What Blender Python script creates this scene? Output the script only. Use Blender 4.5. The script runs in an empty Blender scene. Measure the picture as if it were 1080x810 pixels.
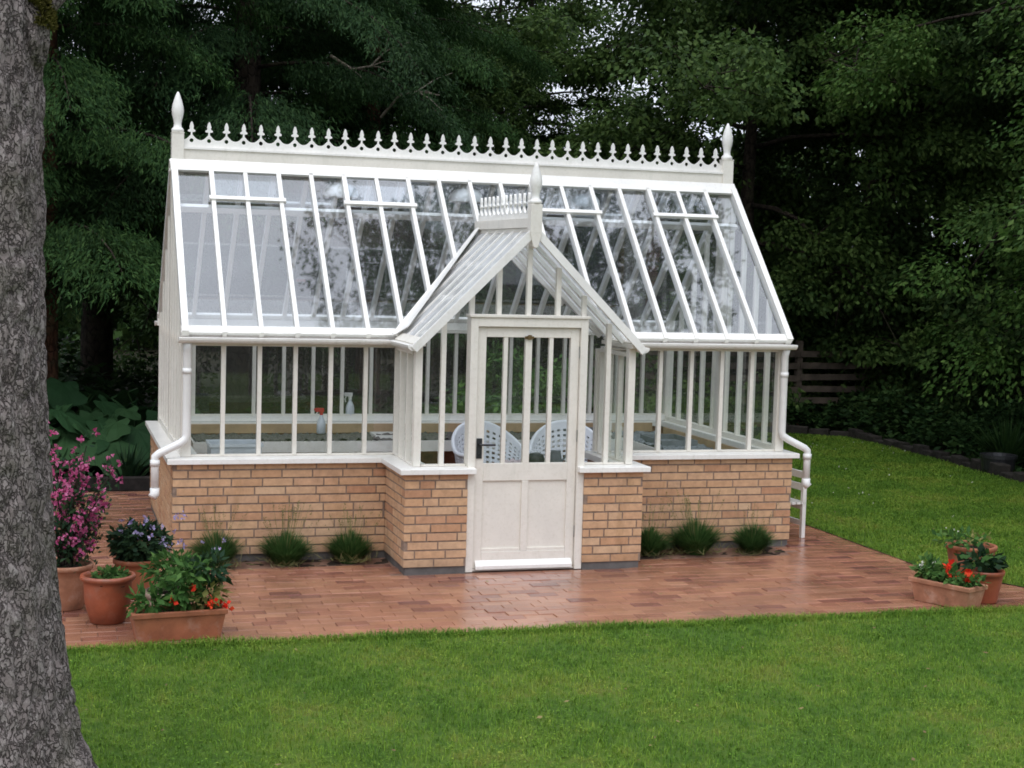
import bpy, bmesh, math, random
import numpy as np
from mathutils import Vector, Matrix, noise
rnd = random.Random(7)
rng = np.random.default_rng(11)
S = bpy.context.scene
C = S.collection
PI = math.pi

# ------------------------------------------------------------------ helpers
class MB:
    """collects boxes, beams, tubes and turned shapes into one mesh"""
    def __init__(s): s.v = []; s.f = []
    def add(s, vs, fs):
        b = len(s.v); s.v += [tuple(p) for p in vs]; s.f += [tuple(b+i for i in f) for f in fs]; return s
    def box(s, x0, x1, y0, y1, z0, z1):
        return s.add([(x0,y0,z0),(x1,y0,z0),(x1,y1,z0),(x0,y1,z0),(x0,y0,z1),(x1,y0,z1),(x1,y1,z1),(x0,y1,z1)],
                     [(0,3,2,1),(4,5,6,7),(0,1,5,4),(1,2,6,5),(2,3,7,6),(3,0,4,7)])
    def beam(s, p, q, w, h, up=(0,0,1), off=(0,0,0)):
        p = Vector(p)+Vector(off); q = Vector(q)+Vector(off); d = (q-p).normalized(); u = Vector(up)
        side = d.cross(u).normalized(); u = side.cross(d).normalized(); a = side*w/2; b = u*h/2
        return s.add([p-a-b,p+a-b,p+a+b,p-a+b,q-a-b,q+a-b,q+a+b,q-a+b],
                     [(0,1,2,3),(7,6,5,4),(0,4,5,1),(1,5,6,2),(2,6,7,3),(3,7,4,0)])
    def prism(s, poly, d):
        n = len(poly); d = Vector(d)
        return s.add([Vector(p) for p in poly]+[Vector(p)+d for p in poly],
                     [tuple(range(n-1,-1,-1)), tuple(range(n,2*n))]+[(i,(i+1)%n,n+(i+1)%n,n+i) for i in range(n)])
    def poly(s, pts): return s.add(pts, [tuple(range(len(pts)))])
    def tube(s, pts, rad, seg=8, cap=True):
        pts = [Vector(p) for p in pts]; n = len(pts)
        if not hasattr(rad, '__len__'): rad = [rad]*n
        vs = []; fs = []; ref = None
        for i, p in enumerate(pts):
            t = (pts[min(i+1,n-1)]-pts[max(i-1,0)]).normalized()
            if ref is None:
                ref = Vector((1,0,0)) if abs(t.x) < .8 else Vector((0,1,0))
            a = (ref-t*ref.dot(t)).normalized(); b = t.cross(a); ref = a
            vs += [p+(a*math.cos(2*PI*k/seg)+b*math.sin(2*PI*k/seg))*rad[i] for k in range(seg)]
        for i in range(n-1):
            for k in range(seg):
                k2 = (k+1) % seg
                fs.append((i*seg+k, i*seg+k2, (i+1)*seg+k2, (i+1)*seg+k))
        if cap: fs += [tuple(range(seg-1,-1,-1)), tuple(range((n-1)*seg, n*seg))]
        return s.add(vs, fs)
    def lathe(s, prof, c=(0,0,0), seg=20, close=True, sq=0):
        vs = []; fs = []; n = len(prof)
        for r, z in prof:
            for k in range(seg):
                a = 2*PI*k/seg
                vs.append((c[0]+r*math.cos(a), c[1]+r*math.sin(a), c[2]+z))
        for i in range(n-1):
            for k in range(seg):
                k2 = (k+1) % seg; fs.append((i*seg+k, i*seg+k2, (i+1)*seg+k2, (i+1)*seg+k))
        if close: fs += [tuple(range(seg-1,-1,-1)), tuple(range((n-1)*seg, n*seg))]
        return s.add(vs, fs)
    def build(s, name, m, parent=None, label=None, smooth=False, bevel=0, shift=None):
        me = bpy.data.meshes.new(name)
        v = s.v if shift is None else [(a-shift[0],b-shift[1],c-shift[2]) for a,b,c in s.v]
        me.from_pydata(v, [], s.f); me.update()
        return link(name, me, m, parent, label, smooth, bevel)

def link(name, me, m, parent=None, label=None, smooth=False, bevel=0):
    o = bpy.data.objects.new(name, me); C.objects.link(o)
    if m: me.materials.append(m)
    if parent: o.parent = parent
    if label: o['label'] = label
    if smooth: me.shade_smooth()
    if bevel:
        b = o.modifiers.new('bevel', 'BEVEL'); b.width = bevel; b.segments = 2; b.limit_method = 'ANGLE'
    return o
def tag(o, label, cat, group=None):
    o['label'] = label; o['category'] = cat
    if group: o['group'] = group
    return o
def thing(name, label, cat, loc=(0,0,0), rz=0, group=None):
    o = bpy.data.objects.new(name, None); C.objects.link(o); o.location = loc; o.rotation_euler = (0,0,rz)
    o.empty_display_size = .1
    return tag(o, label, cat, group)
def copy_tree(o, parent=None):
    c = o.copy(); C.objects.link(c)
    if parent: c.parent = parent
    for ch in list(o.children): copy_tree(ch, c)
    return c

def quads_mesh(name, V):
    """V: (N,4,3) array of separate quads"""
    n = len(V); me = bpy.data.meshes.new(name)
    me.vertices.add(4*n); me.vertices.foreach_set('co', np.ascontiguousarray(V, dtype=np.float32).ravel())
    me.loops.add(4*n); me.loops.foreach_set('vertex_index', np.arange(4*n, dtype=np.int32))
    me.polygons.add(n); me.polygons.foreach_set('loop_start', np.arange(0, 4*n, 4, dtype=np.int32))
    me.update(calc_edges=True); me.validate()
    return me
def unit(a): return a/np.maximum(np.linalg.norm(a, axis=-1, keepdims=True), 1e-9)
def leaf_quads(P, D, N, L, W, fold=.18, mid=.45):
    D = unit(D); Sd = unit(np.cross(D, N)); Nn = np.cross(Sd, D)
    L = np.broadcast_to(L, len(P))[:,None]; W = np.broadcast_to(W, len(P))[:,None]
    m = P+D*L*mid-Nn*W*fold
    return np.stack([P, m+Sd*W/2, P+D*L-Nn*L*.12, m-Sd*W/2], 1)
def rdir(n): return unit(rng.normal(size=(n,3)))

# ------------------------------------------------------------------ materials
def mat(name, rough=.6, spec=.5):
    m = bpy.data.materials.new(name); m.use_nodes = True; nt = m.node_tree
    b = nt.nodes['Principled BSDF']; b.inputs['Roughness'].default_value = rough
    b.inputs['Specular IOR Level'].default_value = spec
    return m, nt, b
def N(nt, t, **kw):
    n = nt.nodes.new(t)
    for k, v in kw.items(): setattr(n, k, v)
    return n
def ramp(nt, stops, fac):
    r = N(nt, 'ShaderNodeValToRGB'); e = r.color_ramp.elements
    while len(e) < len(stops): e.new(.5)
    for i, (p, c) in enumerate(stops): e[i].position = p; e[i].color = (*c, 1)
    nt.links.new(fac, r.inputs[0]); return r.outputs[0]
def noi(nt, scale, detail=4, rough=.6, vec=None, dim='3D'):
    n = N(nt, 'ShaderNodeTexNoise'); n.inputs['Scale'].default_value = scale; n.inputs['Detail'].default_value = detail
    n.inputs['Roughness'].default_value = rough
    if vec: nt.links.new(vec, n.inputs['Vector'])
    return n.outputs['Fac']
def ocoord(nt): return N(nt, 'ShaderNodeTexCoord').outputs['Object']
def gpos(nt): return N(nt, 'ShaderNodeNewGeometry').outputs['Position']
def mixc(nt, fac, a, b, mode='MIX'):
    n = N(nt, 'ShaderNodeMix', data_type='RGBA', blend_type=mode)
    if isinstance(fac, (int,float)): n.inputs[0].default_value = fac
    else: nt.links.new(fac, n.inputs[0])
    for i, v in ((6,a),(7,b)):
        if isinstance(v, tuple): n.inputs[i].default_value = (*v,1)
        else: nt.links.new(v, n.inputs[i])
    return n.outputs[2]
def math_(nt, op, a, b=0, c=0, clamp=False):
    n = N(nt, 'ShaderNodeMath', operation=op, use_clamp=clamp)
    for i, v in enumerate((a,b,c)):
        if isinstance(v, (int,float)): n.inputs[i].default_value = v
        else: nt.links.new(v, n.inputs[i])
    return n.outputs[0]
def bump(nt, b, h, strength=.3, dist=.01):
    n = N(nt, 'ShaderNodeBump'); n.inputs['Strength'].default_value = strength; n.inputs['Distance'].default_value = dist
    nt.links.new(h, n.inputs['Height']); nt.links.new(n.outputs[0], b.inputs['Normal'])
def plain(name, col, rough=.6, var=.15, scale=12, spec=.5, bmp=0, metal=0):
    m, nt, b = mat(name, rough, spec)
    f = noi(nt, scale, 5, .6, gpos(nt))
    d = tuple(c*(1-var) for c in col); l = tuple(min(1,c*(1+var)) for c in col)
    nt.links.new(ramp(nt, [(.3,d),(.7,l)], f), b.inputs['Base Color'])
    b.inputs['Metallic'].default_value = metal
    if bmp: bump(nt, b, noi(nt, scale*6, 4, .7, gpos(nt)), bmp, .004)
    return m
def islands(name, stops, rough=.7, var=.25, nscale=9, transl=0, spec=.3, bmp=0, bscale=60, wet=False):
    """colour differs from leaf to leaf / brick to brick"""
    m, nt, b = mat(name, rough, spec)
    g = N(nt, 'ShaderNodeNewGeometry')
    col = ramp(nt, stops, g.outputs['Random Per Island'])
    f = noi(nt, nscale, 4, .65, g.outputs['Position'])
    sh = ramp(nt, [(.28,(1-var,)*3),(.72,(1+var*.6,)*3)], f)
    col = mixc(nt, 1, col, sh, 'MULTIPLY')
    nt.links.new(col, b.inputs['Base Color'])
    if bmp: bump(nt, b, noi(nt, bscale, 5, .7, g.outputs['Position']), bmp, .006)
    if wet:
        w = noi(nt, 1.3, 5, .6, g.outputs['Position'])
        nt.links.new(ramp(nt, [(.38,(.07,)*3),(.68,(.27,)*3)], w), b.inputs['Roughness'])
    if transl:
        t = N(nt, 'ShaderNodeBsdfTranslucent'); nt.links.new(col, t.inputs[0])
        ms = N(nt, 'ShaderNodeMixShader'); ms.inputs[0].default_value = transl
        out = nt.nodes['Material Output']
        nt.links.new(b.outputs[0], ms.inputs[1]); nt.links.new(t.outputs[0], ms.inputs[2]); nt.links.new(ms.outputs[0], out.inputs[0])
    return m
def glass(name, tint=(.95,.97,.96), dirt=0.0, r0=.08, rough=.015):
    m = bpy.data.materials.new(name); m.use_nodes = True; nt = m.node_tree; nt.nodes.clear()
    out = N(nt, 'ShaderNodeOutputMaterial'); tr = N(nt, 'ShaderNodeBsdfTransparent'); tr.inputs[0].default_value = (*tint,1)
    gl = N(nt, 'ShaderNodeBsdfGlossy'); gl.inputs['Roughness'].default_value = rough
    gl.inputs['Color'].default_value = (1,1,1,1)
    lw = N(nt, 'ShaderNodeLayerWeight'); lw.inputs[0].default_value = .5
    f = math_(nt, 'MULTIPLY_ADD', math_(nt, 'POWER', lw.outputs['Facing'], 4.2), 1-r0, r0, True)
    mx = N(nt, 'ShaderNodeMixShader'); nt.links.new(f, mx.inputs[0]); nt.links.new(tr.outputs[0], mx.inputs[1]); nt.links.new(gl.outputs[0], mx.inputs[2])
    last = mx.outputs[0]
    if dirt:
        df = N(nt, 'ShaderNodeBsdfDiffuse'); df.inputs[0].default_value = (.84,.85,.86,1)
        tl = N(nt, 'ShaderNodeBsdfTranslucent'); tl.inputs[0].default_value = (.78,.8,.84,1)
        dm = N(nt, 'ShaderNodeMixShader'); nt.links.new(df.outputs[0], dm.inputs[1]); nt.links.new(tl.outputs[0], dm.inputs[2])
        f2 = ramp(nt, [(.40,(dirt*.3,)*3),(.56,(dirt*1.0,)*3),(.74,(dirt*4.2 if dirt < .1 else dirt*1.3,)*3)], noi(nt, 1.5, 7, .64, gpos(nt)))
        m2 = N(nt, 'ShaderNodeMixShader'); nt.links.new(f2, m2.inputs[0]); nt.links.new(last, m2.inputs[1]); nt.links.new(dm.outputs[0], m2.inputs[2]); last = m2.outputs[0]
    nt.links.new(last, out.inputs[0]); return m

M = {}
def paint(name, col, rough):
    m, nt, b = mat(name, rough, .4)
    f = noi(nt, 3.5, 6, .65, gpos(nt)); f2 = noi(nt, 40, 3, .6, gpos(nt))
    c = ramp(nt, [(.3,tuple(x*.9 for x in col)),(.62,col)], f)
    c = mixc(nt, 1, c, ramp(nt, [(.2,(.9,.89,.86)),(.5,(1,1,1))], f2), 'MULTIPLY')
    mp = N(nt, 'ShaderNodeMapping'); mp.inputs['Scale'].default_value = (6,6,1.2); nt.links.new(gpos(nt), mp.inputs[0])
    c = mixc(nt, ramp(nt, [(.57,(0,)*3),(.75,(.35,)*3)], noi(nt, 1.6, 7, .7, mp.outputs[0])), c, (.50,.49,.40))
    nt.links.new(c, b.inputs['Base Color']); bump(nt, b, f2, .08, .002)
    return m
M['paint'] = paint('cream_paint', (.765,.725,.65), .42)
M['white'] = paint('white_paint', (.83,.81,.765), .3)
M['pvc'] = plain('white_plastic', (.78,.77,.74), .35, .05, 8)
M['glass'] = glass('window_glass', dirt=.006)
M['roofglass'] = glass('roof_glass', (.88,.92,.95), .032, .17, .03)
M['enamel'] = plain('white_enamel', (.9,.9,.88), .25, .02, 8)
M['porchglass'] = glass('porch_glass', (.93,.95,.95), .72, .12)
M['brick'] = islands('yellow_brick', [(0,(.45,.235,.135)),(.15,(.53,.31,.172)),(.45,(.575,.36,.208)),(.7,(.54,.32,.185)),(.9,(.58,.385,.237)),(1,(.48,.255,.145))], .8, .22, 14, bmp=.5, bscale=70)
def stain(name, lo, hi, zc, zr):
    """damp, mossy darkening with its own ragged outline near the ground, and a few rain streaks"""
    m = M[name]; nt = m.node_tree; b = nt.nodes['Principled BSDF']; src = b.inputs['Base Color'].links[0].from_socket
    p = gpos(nt); s = N(nt, 'ShaderNodeSeparateXYZ'); nt.links.new(p, s.inputs[0])
    mp = N(nt, 'ShaderNodeMapping'); mp.inputs['Scale'].default_value = (3,3,.5); nt.links.new(p, mp.inputs[0])
    f = math_(nt, 'MULTIPLY_ADD', noi(nt, 4, 6, .7, p), zr*1.6, math_(nt, 'MULTIPLY', s.outputs[2], -1))
    k = math_(nt, 'MULTIPLY', math_(nt, 'ADD', f, zc-zr*.8), 7, clamp=True)
    st = ramp(nt, [(.56,(1,1,1)),(.75,(.80,.78,.72))], noi(nt, 2.2, 5, .65, mp.outputs[0]))
    c = mixc(nt, 1, src, st, 'MULTIPLY'); c = mixc(nt, math_(nt, 'MULTIPLY', k, .5), c, lo)
    nt.links.new(c, b.inputs['Base Color'])
stain('brick', (.14,.105,.07), None, .13, .16)
M['mortar'] = plain('mortar', (.25,.18,.135), .9, .25, 30, bmp=.5)
M['concrete'] = plain('concrete', (.115,.105,.098), .85, .3, 10, bmp=.4)
M['paver'] = islands('clay_paver', [(0,(.19,.075,.058)),(.10,(.27,.112,.073)),(.3,(.32,.145,.088)),(.6,(.36,.168,.098)),(.8,(.31,.135,.086)),(.95,(.40,.20,.12)),(1,(.17,.066,.058))], .4, .4, 1.1, bmp=.25, bscale=45, spec=.45, wet=True)
M['sand'] = plain('joint_sand', (.20,.11,.075), .7, .3, 20)
M['soil'] = plain('soil', (.030,.021,.015), .9, .5, 14, bmp=.8, spec=.2)
M['forest'] = plain('forest_floor', (.022,.020,.011), .95, .5, 3, bmp=.8, spec=.15)
M['terracotta'] = plain('terracotta', (.30,.105,.05), .65, .28, 7, bmp=.25, spec=.35)
M['terrapale'] = plain('pale_terracotta', (.36,.165,.095), .75, .25, 9, bmp=.3, spec=.3)
M['terrared'] = plain('glazed_terracotta', (.27,.07,.032), .4, .3, 6, bmp=.2)
M['claygrey'] = plain('weathered_clay', (.28,.20,.15), .8, .25, 9, bmp=.3)
M['black'] = plain('black_metal', (.02,.02,.022), .35, .2, 20)
M['grey'] = plain('grey_plastic', (.16,.175,.19), .5, .2, 10)
M['steel'] = plain('brushed_metal', (.45,.45,.44), .3, .1, 20, metal=1)
M['wood'] = plain('pale_timber', (.42,.28,.155), .65, .2, 6, bmp=.2)
M['fence'] = plain('weathered_timber', (.10,.078,.060), .85, .4, 7, bmp=.4, spec=.2)
M['resin'] = plain('white_resin', (.74,.75,.78), .4, .04, 8)
M['clearplastic'] = plain('cloudy_plastic', (.55,.58,.62), .3, .1, 8)
M['cloth'] = plain('pink_cloth', (.62,.50,.52), .9, .25, 22)
M['redplastic'] = plain('red_plastic', (.5,.02,.02), .35, .1, 9)
M['brass'] = plain('aged_brass', (.16,.105,.045), .45, .3, 20, metal=.7)

def potty(name, col, lime=.5):
    m = M[name]; nt = m.node_tree; b = nt.nodes['Principled BSDF']; src = b.inputs['Base Color'].links[0].from_socket; p = gpos(nt)
    c = mixc(nt, ramp(nt, [(.52,(0,)*3),(.72,(lime,)*3)], noi(nt, 9, 7, .72, p)), src, (.46,.40,.34))
    c = mixc(nt, ramp(nt, [(.55,(0,)*3),(.7,(.55,)*3)], noi(nt, 5, 6, .7, p)), c, (.09,.06,.035)); nt.links.new(c, b.inputs['Base Color'])
potty('terracotta', None, .28); potty('terrapale', None, .4); potty('terrared', None, .12); potty('claygrey', None, .3)
def bark(name, stops, vs, bs):
    m, nt, b = mat(name, .9, .2)
    mp = N(nt, 'ShaderNodeMapping'); mp.inputs['Scale'].default_value = (1,1,.62); nt.links.new(ocoord(nt), mp.inputs[0])
    wv = N(nt, 'ShaderNodeTexNoise'); wv.inputs['Scale'].default_value = vs*.45; wv.inputs['Detail'].default_value = 5; nt.links.new(mp.outputs[0], wv.inputs['Vector'])
    ad = N(nt, 'ShaderNodeMix', data_type='VECTOR'); ad.inputs[0].default_value = .13
    nt.links.new(mp.outputs[0], ad.inputs[4]); nt.links.new(wv.outputs['Color'], ad.inputs[5])
    vo = N(nt, 'ShaderNodeTexVoronoi', feature='DISTANCE_TO_EDGE'); vo.inputs['Scale'].default_value = vs; nt.links.new(ad.outputs[1], vo.inputs['Vector'])
    vc = N(nt, 'ShaderNodeTexVoronoi'); vc.inputs['Scale'].default_value = vs; nt.links.new(ad.outputs[1], vc.inputs['Vector'])
    edge = ramp(nt, [(0,(.0,)*3),(.13,(1,)*3)], vo.outputs['Distance'])
    n1 = noi(nt, vs*.8, 6, .68, mp.outputs[0]); n2 = noi(nt, 2.2, 4, .6, ocoord(nt))
    mixv = math_(nt, 'MULTIPLY_ADD', N_sep(nt, vc.outputs['Color']), .22, math_(nt, 'MULTIPLY', n1, .8))
    edge = math_(nt, 'MAXIMUM', edge, ramp(nt, [(.47,(0,)*3),(.66,(1,)*3)], noi(nt, vs*.4, 5, .7, mp.outputs[0])))
    c = ramp(nt, stops, mixv)
    c = mixc(nt, edge, tuple(x*.6 for x in stops[0][1]), c)
    c = mixc(nt, ramp(nt, [(.52,(0,)*3),(.7,(.55,)*3)], n2), c, (.085,.085,.045))
    nt.links.new(c, b.inputs['Base Color'])
    h = math_(nt, 'MULTIPLY_ADD', edge, .7, math_(nt, 'MULTIPLY', n1, .5))
    bump(nt, b, h, bs, .025)
    return m
def N_sep(nt, c):
    s = N(nt, 'ShaderNodeSeparateColor'); nt.links.new(c, s.inputs[0]); return s.outputs[0]
M['bark'] = bark('grey_fissured_bark', [(.2,(.135,.108,.10)),(.5,(.205,.170,.160)),(.8,(.32,.282,.266))], 42, 1)
M['darkbark'] = bark('dark_bark', [(.2,(.018,.013,.010)),(.5,(.035,.026,.019)),(.8,(.055,.043,.032))], 14, .8)
M['redbark'] = bark('reddish_bark', [(.2,(.04,.018,.010)),(.5,(.08,.036,.02)),(.8,(.11,.055,.03))], 14, .8)
M['palebark'] = bark('bleached_twig_bark', [(.2,(.14,.12,.09)),(.5,(.24,.21,.17)),(.8,(.32,.29,.24))], 20, .4)
M['moss'] = plain('moss', (.075,.07,.016), .95, .45, 18, bmp=1, spec=.1)

def leafmat(name, a, b_, c, tr=.28, rough=.5):
    return islands(name, [(0,a),(.5,b_),(1,c)], .65, .45, .8, tr, .12)
M['conifer'] = leafmat('conifer_needles', (.018,.050,.014), (.033,.080,.022), (.060,.118,.031), .3)
M['conifer2'] = leafmat('conifer_needles_blue', (.016,.043,.016), (.029,.068,.023), (.048,.096,.031), .3)
M['decid'] = leafmat('broad_leaves', (.030,.062,.015), (.060,.110,.026), (.105,.165,.042), .35)
M['decid2'] = leafmat('broad_leaves_dark', (.024,.054,.015), (.044,.086,.023), (.078,.124,.034), .35)
M['decid3'] = leafmat('broad_leaves_fresh', (.035,.085,.016), (.062,.125,.026), (.105,.175,.040), .35)
M['under'] = leafmat('undergrowth_leaves', (.012,.034,.010), (.024,.058,.015), (.05,.095,.026), .25)
M['bigleaf'] = leafmat('large_leaves', (.020,.058,.022), (.032,.082,.030), (.045,.10,.038), .2)
M['lavender'] = leafmat('lavender_leaves', (.035,.085,.024), (.060,.130,.036), (.095,.18,.05), .3)
M['stalk'] = leafmat('pale_stalks', (.16,.15,.05), (.22,.21,.09), (.30,.28,.14), .2)
M['potleaf'] = leafmat('pot_plant_leaves', (.035,.095,.022), (.065,.15,.035), (.11,.21,.05), .3)
M['potleaf2'] = leafmat('dark_pot_leaves', (.014,.038,.018), (.024,.055,.024), (.04,.08,.03), .2)
M['yellowleaf'] = leafmat('yellowing_leaves', (.11,.12,.03), (.20,.20,.06), (.30,.27,.10), .3)
M['pink'] = leafmat('pink_petals', (.42,.05,.16), (.58,.12,.28), (.70,.25,.42), .3)
M['mauve'] = leafmat('mauve_petals', (.28,.22,.44), (.42,.35,.58), (.58,.52,.70), .3)
M['red'] = leafmat('red_petals', (.62,.02,.012), (.75,.04,.02), (.80,.09,.03), .25)
M['whiteflower'] = leafmat('white_petals', (.5,.52,.42), (.6,.6,.5), (.7,.7,.62), .2)
# lawn
def grassmat(name, blades):
    m, nt, b = mat(name, .6, .12)
    p = gpos(nt)
    g = N(nt, 'ShaderNodeNewGeometry')
    n1 = noi(nt, 1.2, 6, .68, p); n2 = noi(nt, 11, 5, .7, p)
    c = ramp(nt, [(.29,(.27,.20,.075)),(.38,(.225,.265,.050)),(.49,(.165,.275,.036)),(.58,(.092,.19,.025)),(.66,(.142,.265,.035)),(.75,(.235,.36,.052))], math_(nt, 'MULTIPLY_ADD', n2, .45, math_(nt, 'MULTIPLY', n1, .58)))
    if blades:
        c = mixc(nt, 1, c, ramp(nt, [(0,(.62,.66,.55)),(.5,(1,1,1)),(.93,(1.35,1.3,1.25)),(1,(1.9,1.55,1.7))], g.outputs['Random Per Island']), 'MULTIPLY')
        t = N(nt, 'ShaderNodeBsdfTranslucent'); nt.links.new(c, t.inputs[0]); nt.links.new(c, b.inputs['Base Color'])
        ms = N(nt, 'ShaderNodeMixShader'); ms.inputs[0].default_value = .35
        nt.links.new(b.outputs[0], ms.inputs[1]); nt.links.new(t.outputs[0], ms.inputs[2]); nt.links.new(ms.outputs[0], nt.nodes['Material Output'].inputs[0])
    else:
        c = mixc(nt, 1, c, (.6,.6,.6), 'MULTIPLY'); nt.links.new(c, b.inputs['Base Color'])
        bump(nt, b, noi(nt, 90, 4, .7, p), .8, .02)
    return m
M['lawn'] = grassmat('lawn_turf', False); M['blade'] = grassmat('lawn_blades', True)

# ------------------------------------------------------------------ camera, light, sky
R_ = Vector((0.95768148,-0.28645959,0.0280552)); U_ = Vector((-0.00422743,0.08346212,0.99650198)); F_ = Vector((0.2877991,0.95445009,-0.07871914))
cam = bpy.data.cameras.new('camera'); co = bpy.data.objects.new('camera', cam); C.objects.link(co)
co.matrix_world = Matrix(((R_.x,U_.x,-F_.x,-0.92136),(R_.y,U_.y,-F_.y,-11.96804),(R_.z,U_.z,-F_.z,2.37939),(0,0,0,1)))
cam.sensor_width = 36; cam.lens = 1630.29/1080*36; cam.clip_end = 500; cam.clip_start = .1
S.camera = co
SUN_EL, SUN_AZ = 58, 205    # soft overcast light from high behind the camera
w = bpy.data.worlds.new('World'); S.world = w; w.use_nodes = True; nt = w.node_tree
bg = nt.nodes['Background']
sky = N(nt, 'ShaderNodeTexSky', sky_type='NISHITA'); sky.sun_disc = False; sky.sun_elevation = math.radians(SUN_EL); sky.sun_rotation = math.radians(SUN_AZ)
sky.dust_density = 4; sky.air_density = 1; sky.ozone_density = 1
hs = N(nt, 'ShaderNodeHueSaturation'); hs.inputs['Saturation'].default_value = .35; nt.links.new(sky.outputs[0], hs.inputs['Color'])
tc = N(nt, 'ShaderNodeTexCoord'); sx = N(nt, 'ShaderNodeSeparateXYZ'); nt.links.new(tc.outputs['Generated'], sx.inputs[0])
zz = math_(nt, 'MAXIMUM', sx.outputs[2], 0)
grad = math_(nt, 'MULTIPLY_ADD', zz, 10.5, 7.5)          # an overcast sky is brighter overhead
cl = N(nt, 'ShaderNodeTexNoise'); cl.inputs['Scale'].default_value = 2.2; cl.inputs['Detail'].default_value = 5; nt.links.new(tc.outputs['Generated'], cl.inputs['Vector'])
grad = math_(nt, 'MULTIPLY', grad, math_(nt, 'MULTIPLY_ADD', cl.outputs['Fac'], 1.9, .05))
cc = N(nt, 'ShaderNodeVectorMath', operation='SCALE'); cc.inputs[0].default_value = (.90,.965,1.10); nt.links.new(grad, cc.inputs['Scale'])
nt.links.new(mixc(nt, .8, hs.outputs[0], cc.outputs[0]), bg.inputs[0]); bg.inputs[1].default_value = .1
sl = bpy.data.lights.new('sun', 'SUN'); sl.energy = .6; sl.angle = math.radians(25); sl.color = (1,.97,.92)
so = bpy.data.objects.new('sun', sl); C.objects.link(so)
az = math.radians(SUN_AZ); sd = Vector((math.sin(az)*math.cos(math.radians(SUN_EL)), math.cos(az)*math.cos(math.radians(SUN_EL)), math.sin(math.radians(SUN_EL))))
so.rotation_euler = sd.to_track_quat('Z', 'Y').to_euler(); so.location = (0,-4,20)
vs_ = S.view_settings; vs_.view_transform = 'Standard'; vs_.look = 'None'; vs_.gamma = 1; vs_.use_curve_mapping = False; vs_.exposure = 0.45
S.render.engine = 'CYCLES'; cy = S.cycles; cy.use_denoising = True; cy.transparent_max_bounces = 24; cy.max_bounces = 8; cy.diffuse_bounces = 4; cy.glossy_bounces = 4
cy.caustics_reflective = False; cy.caustics_refractive = False; cy.filter_width = 1.7
cy.sample_clamp_indirect = 6
# ------------------------------------------------------------------ greenhouse
L, D, PD = 5.23, 2.704, 0.711
X0, X1 = 1.657, 3.573; XM = L/2
ZB, ZS = .055, .765                     # top of plinth, underside of sill
G = .10                                 # glazing line set in from the brick face
XL, XR, YF, YB = G, L-G, G, D-G
PL, PR, YP = X0+G, X1-G, -PD+G
NB = 18; PITCH = (XR-XL)/NB
bx = lambda k: XL+k*PITCH
EZ, TZ = 1.76, 3.11; RY = D/2; RUN = RY-.05
SL = (TZ-EZ)/RUN
HA, PS = 2.63, .993                     # porch apex height, porch slope
gh = thing('greenhouse', 'white Victorian style glasshouse with gabled porch on a low yellow brick wall', 'greenhouse')

def bricks(mb, mo, o, d, n, length, z0, courses, ch=.0667, seed=0):
    """one wall face of separate bricks (mb) in front of recessed mortar (mo); o start corner, d along, n outward"""
    r = random.Random(seed); o = Vector(o); d = Vector(d); n = Vector(n); st = .24; dep = .1
    def blk(m, a, b, za, zb, fr, bk):
        p = [o+d*a+n*fr, o+d*b+n*fr, o+d*b+n*bk, o+d*a+n*bk]
        if d.cross(n).z > 0: p = p[::-1]
        m.prism([(q.x,q.y,za) for q in p], (0,0,zb-za))
    for c in range(courses):
        z = z0+c*ch; x = -(0, .12, .06, .18)[c % 4]*1.0-(.03 if c % 3 else 0)
        while x < length:
            l = st if r.random() > .13 else .12
            a, b = max(x,0), min(x+l-.012, length)
            if length-b < .014: b = length
            if b-a > .02:
                j = r.uniform(-.0015,.0015)
                blk(mb, a, b, z+.001, z+ch-.0125+r.uniform(-.001,.001), j, -dep)
            x += l
    blk(mo, .001, length-.001, z0-.002, z0+courses*ch, -.006, -dep-.002)
wall = MB(); mort = MB()
runs = [((0,0,0),(1,0,0),(0,-1,0),X0), ((X1,0,0),(1,0,0),(0,-1,0),L-X1), ((X0,-PD,0),(1,0,0),(0,-1,0),2.145-X0), ((3.085,-PD,0),(1,0,0),(0,-1,0),X1-3.085),
        ((0,.101,0),(0,1,0),(-1,0,0),D-.202), ((L,.101,0),(0,1,0),(1,0,0),D-.202), ((X0,-PD+.101,0),(0,1,0),(-1,0,0),PD-.101), ((X1,-PD+.101,0),(0,1,0),(1,0,0),PD-.101),
        ((0,D,0),(1,0,0),(0,1,0),L)]
for i, (o, d, n, l) in enumerate(runs): bricks(wall, mort, o, d, n, l, ZB, 11, seed=i+3)
wl = wall.build('brick_wall', M['brick'], gh)
mort.build('mortar_joints', M['mortar'], wl)
# inner leaf of the wall, plain render behind the bricks
inn = MB()
for x0,x1,y0,y1 in ((.103,L-.103,.103,.16),(.103,L-.103,D-.16,D-.103),(.103,.16,.16,D-.16),(L-.16,L-.103,.16,D-.16)):
    if y1 < .2:
        inn.box(x0,X0+.16,y0,y1,0,ZS-.004); inn.box(X1-.16,x1,y0,y1,0,ZS-.004)
    else: inn.box(x0,x1,y0,y1,0,ZS-.004)
inn.box(X0+.103,X0+.16,-PD+.103,.1,0,ZS-.004); inn.box(X1-.16,X1-.103,-PD+.103,.1,0,ZS-.004)
inn.box(X0+.16,2.14,-PD+.103,-PD+.16,0,ZS-.004); inn.box(3.09,X1-.16,-PD+.103,-PD+.16,0,ZS-.004)
inn.build('inner_wall', M['terrapale'], wl)
pl = MB(); e = .012
pl.box(e,X0+.1,e,.11,-.12,ZB-.003); pl.box(X1-.1,L-e,e,.11,-.12,ZB-.003); pl.box(e,L-e,D-.11,D-e,-.12,ZB-.003)
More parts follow.
